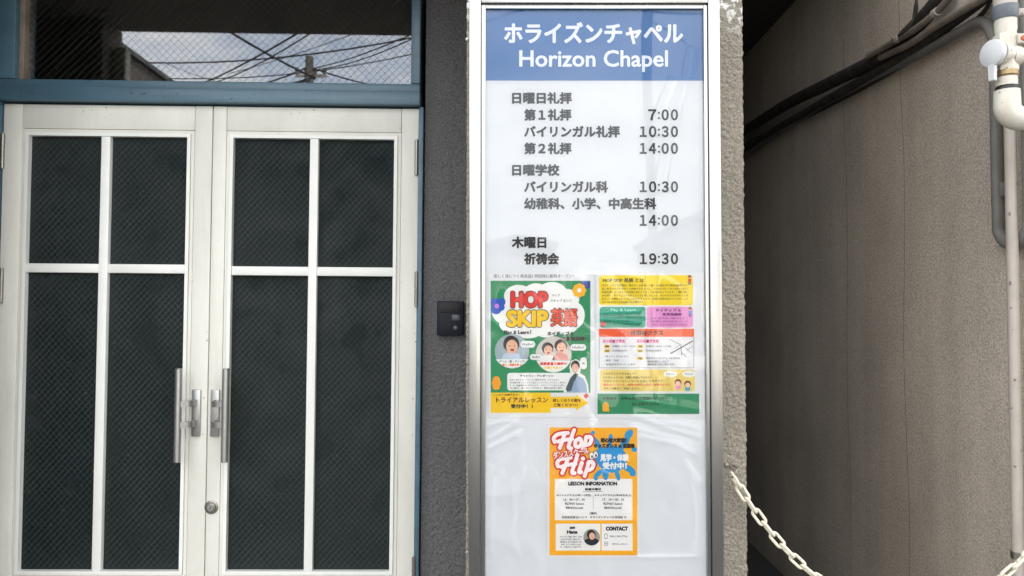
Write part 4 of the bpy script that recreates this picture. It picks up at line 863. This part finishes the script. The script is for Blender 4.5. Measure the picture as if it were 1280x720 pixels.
M['brick_wall'] = mat('brown_house_wall', (.07, .062, .055), .8, var=.15, vscale=3)
def house(x0, x1, y0, y1, h, rise, m, label, wins, slats=True):
    c = ((x0 + x1) / 2, y1, -.12); t = thing('house', label, 'house', c)
    MB(c).box(x0, x1, y0, y1, -.12, h).build('wall', m, t)
    xm = (x0 + x1) / 2; q = MB(c); q.prism([(x0 - .1, h), (x1 + .1, h), (x1 + .1, h + .15), (xm, h + rise), (x0 - .1, h + .15)], y0 - .4, y1 + .4); q.build('roof', M['roof_tile'], t)
    if slats:
        for k in range(int(h / .45)): MB(c).box(x0 - .01, x1 + .01, y1 + .001, y1 + .03, k * .45 + .02, k * .45 + .40).build('siding_board', m, t)
    for (wx, wz, ww, wh) in wins:
        f = MB(c); f.box(wx - .06, wx + ww + .06, y1 + .031, y1 + .08, wz - .06, wz + wh + .06); f = f.build('window', M['line'], t)
        MB(c).box(wx, wx + ww, y1 + .081, y1 + .09, wz, wz + wh).build('pane', M['window_dark'], f)
house(3.9, 11.5, -20, -11.5, 3.3, 1.5, M['pale_siding'], 'pale sided low house across the street, right', [(5, 1, 1.6, 1.2), (8.2, 1, 1.6, 1.2)])
house(-20, -10.65, -24, -15, 9.1, 3.0, M['brick_wall'], 'dark two storey house across the street, left', [(-12.2, 1, 1.7, 1.5), (-12.2, 4, 1.7, 1.2), (-16, 4, 1.7, 1.2)], False)
house(-1.5, 2.5, -44, -36, 4.6, .6, M['concrete'], 'grey house beyond the parking lot', [(-1, 1, 1.2, 1.4), (1, 1, 1.2, 1.4)], False)
house(14, 24, -32, -20, 6.4, 2, M['pale_siding'], 'tall cream house at the far right of the street', [(15, 4, 1.5, 1.2), (18, 4, 1.5, 1.2)], False)
# parked van
vx, vy = 1.7, -6.4
van = thing('parked_van', 'white van parked across the street facing the chapel', 'van', (vx, vy, -.12))
M['van_white'] = mat('white_van_paint', (.75, .75, .74), .25, coat=.6)
q = MB((vx, vy, -.12)); prof = [(y_, z_ * 1.18) for y_, z_ in [(0, .25), (-.05, .75), (.12, .98), (.75, 1.12), (1.25, 1.78), (1.6, 1.9), (4.2, 1.92), (4.35, 1.75), (4.4, .3)]]
a_ = [q.b.verts.new((vx - .84 * (1 - .12 * max(0, z - 1)), vy - y, z)) for y, z in prof]; c_ = [q.b.verts.new((vx + .84 * (1 - .12 * max(0, z - 1)), vy - y, z)) for y, z in prof]
q.b.faces.new(a_); q.b.faces.new(c_[::-1])
for i in range(len(prof)): j = (i + 1) % len(prof); q.b.faces.new((a_[i], a_[j], c_[j], c_[i]))
bmesh.ops.bevel(q.b, geom=q.b.edges[:], offset=.05, segments=2, affect='EDGES'); q.build('body', M['van_white'], van)
q = MB((vx, vy, -.12)); q.quad((vx - .68, vy - .80, 1.40), (vx + .68, vy - .80, 1.40), (vx + .6, vy - 1.2, 2.04), (vx - .6, vy - 1.2, 2.04)); o = q.build('windscreen', M['window_dark'], van); o.location.y += .03; o.location.z += .015
for sx_ in (-.62, .62):
    q = MB((vx, vy, -.12)); q.box(vx + sx_ - .14, vx + sx_ + .14, vy + .0, vy + .06, .62, .78, .02); q.build('headlight', M['line'], van)
    for yy in (.75, 3.5):
        q = MB((vx, vy, -.12)); q.lathe((vx + sx_ * 1.16, vy - yy, .2), (1 if sx_ > 0 else -1, 0, 0), [(0, .3), (.12, .3), (.16, .27)], 24); wh = q.build('wheel', M['rubber'], van)
        q = MB((vx, vy, -.12)); q.lathe((vx + sx_ * 1.16 + (.161 if sx_ > 0 else -.161), vy - yy, .2), (1 if sx_ > 0 else -1, 0, 0), [(0, .18), (.01, .16)], 18); q.build('rim', M['steel'], wh)
q = MB((vx, vy, -.12)); q.box(vx - .8, vx + .8, vy + .01, vy + .1, .25, .42, .02); q.build('bumper', M['rubber'], van)
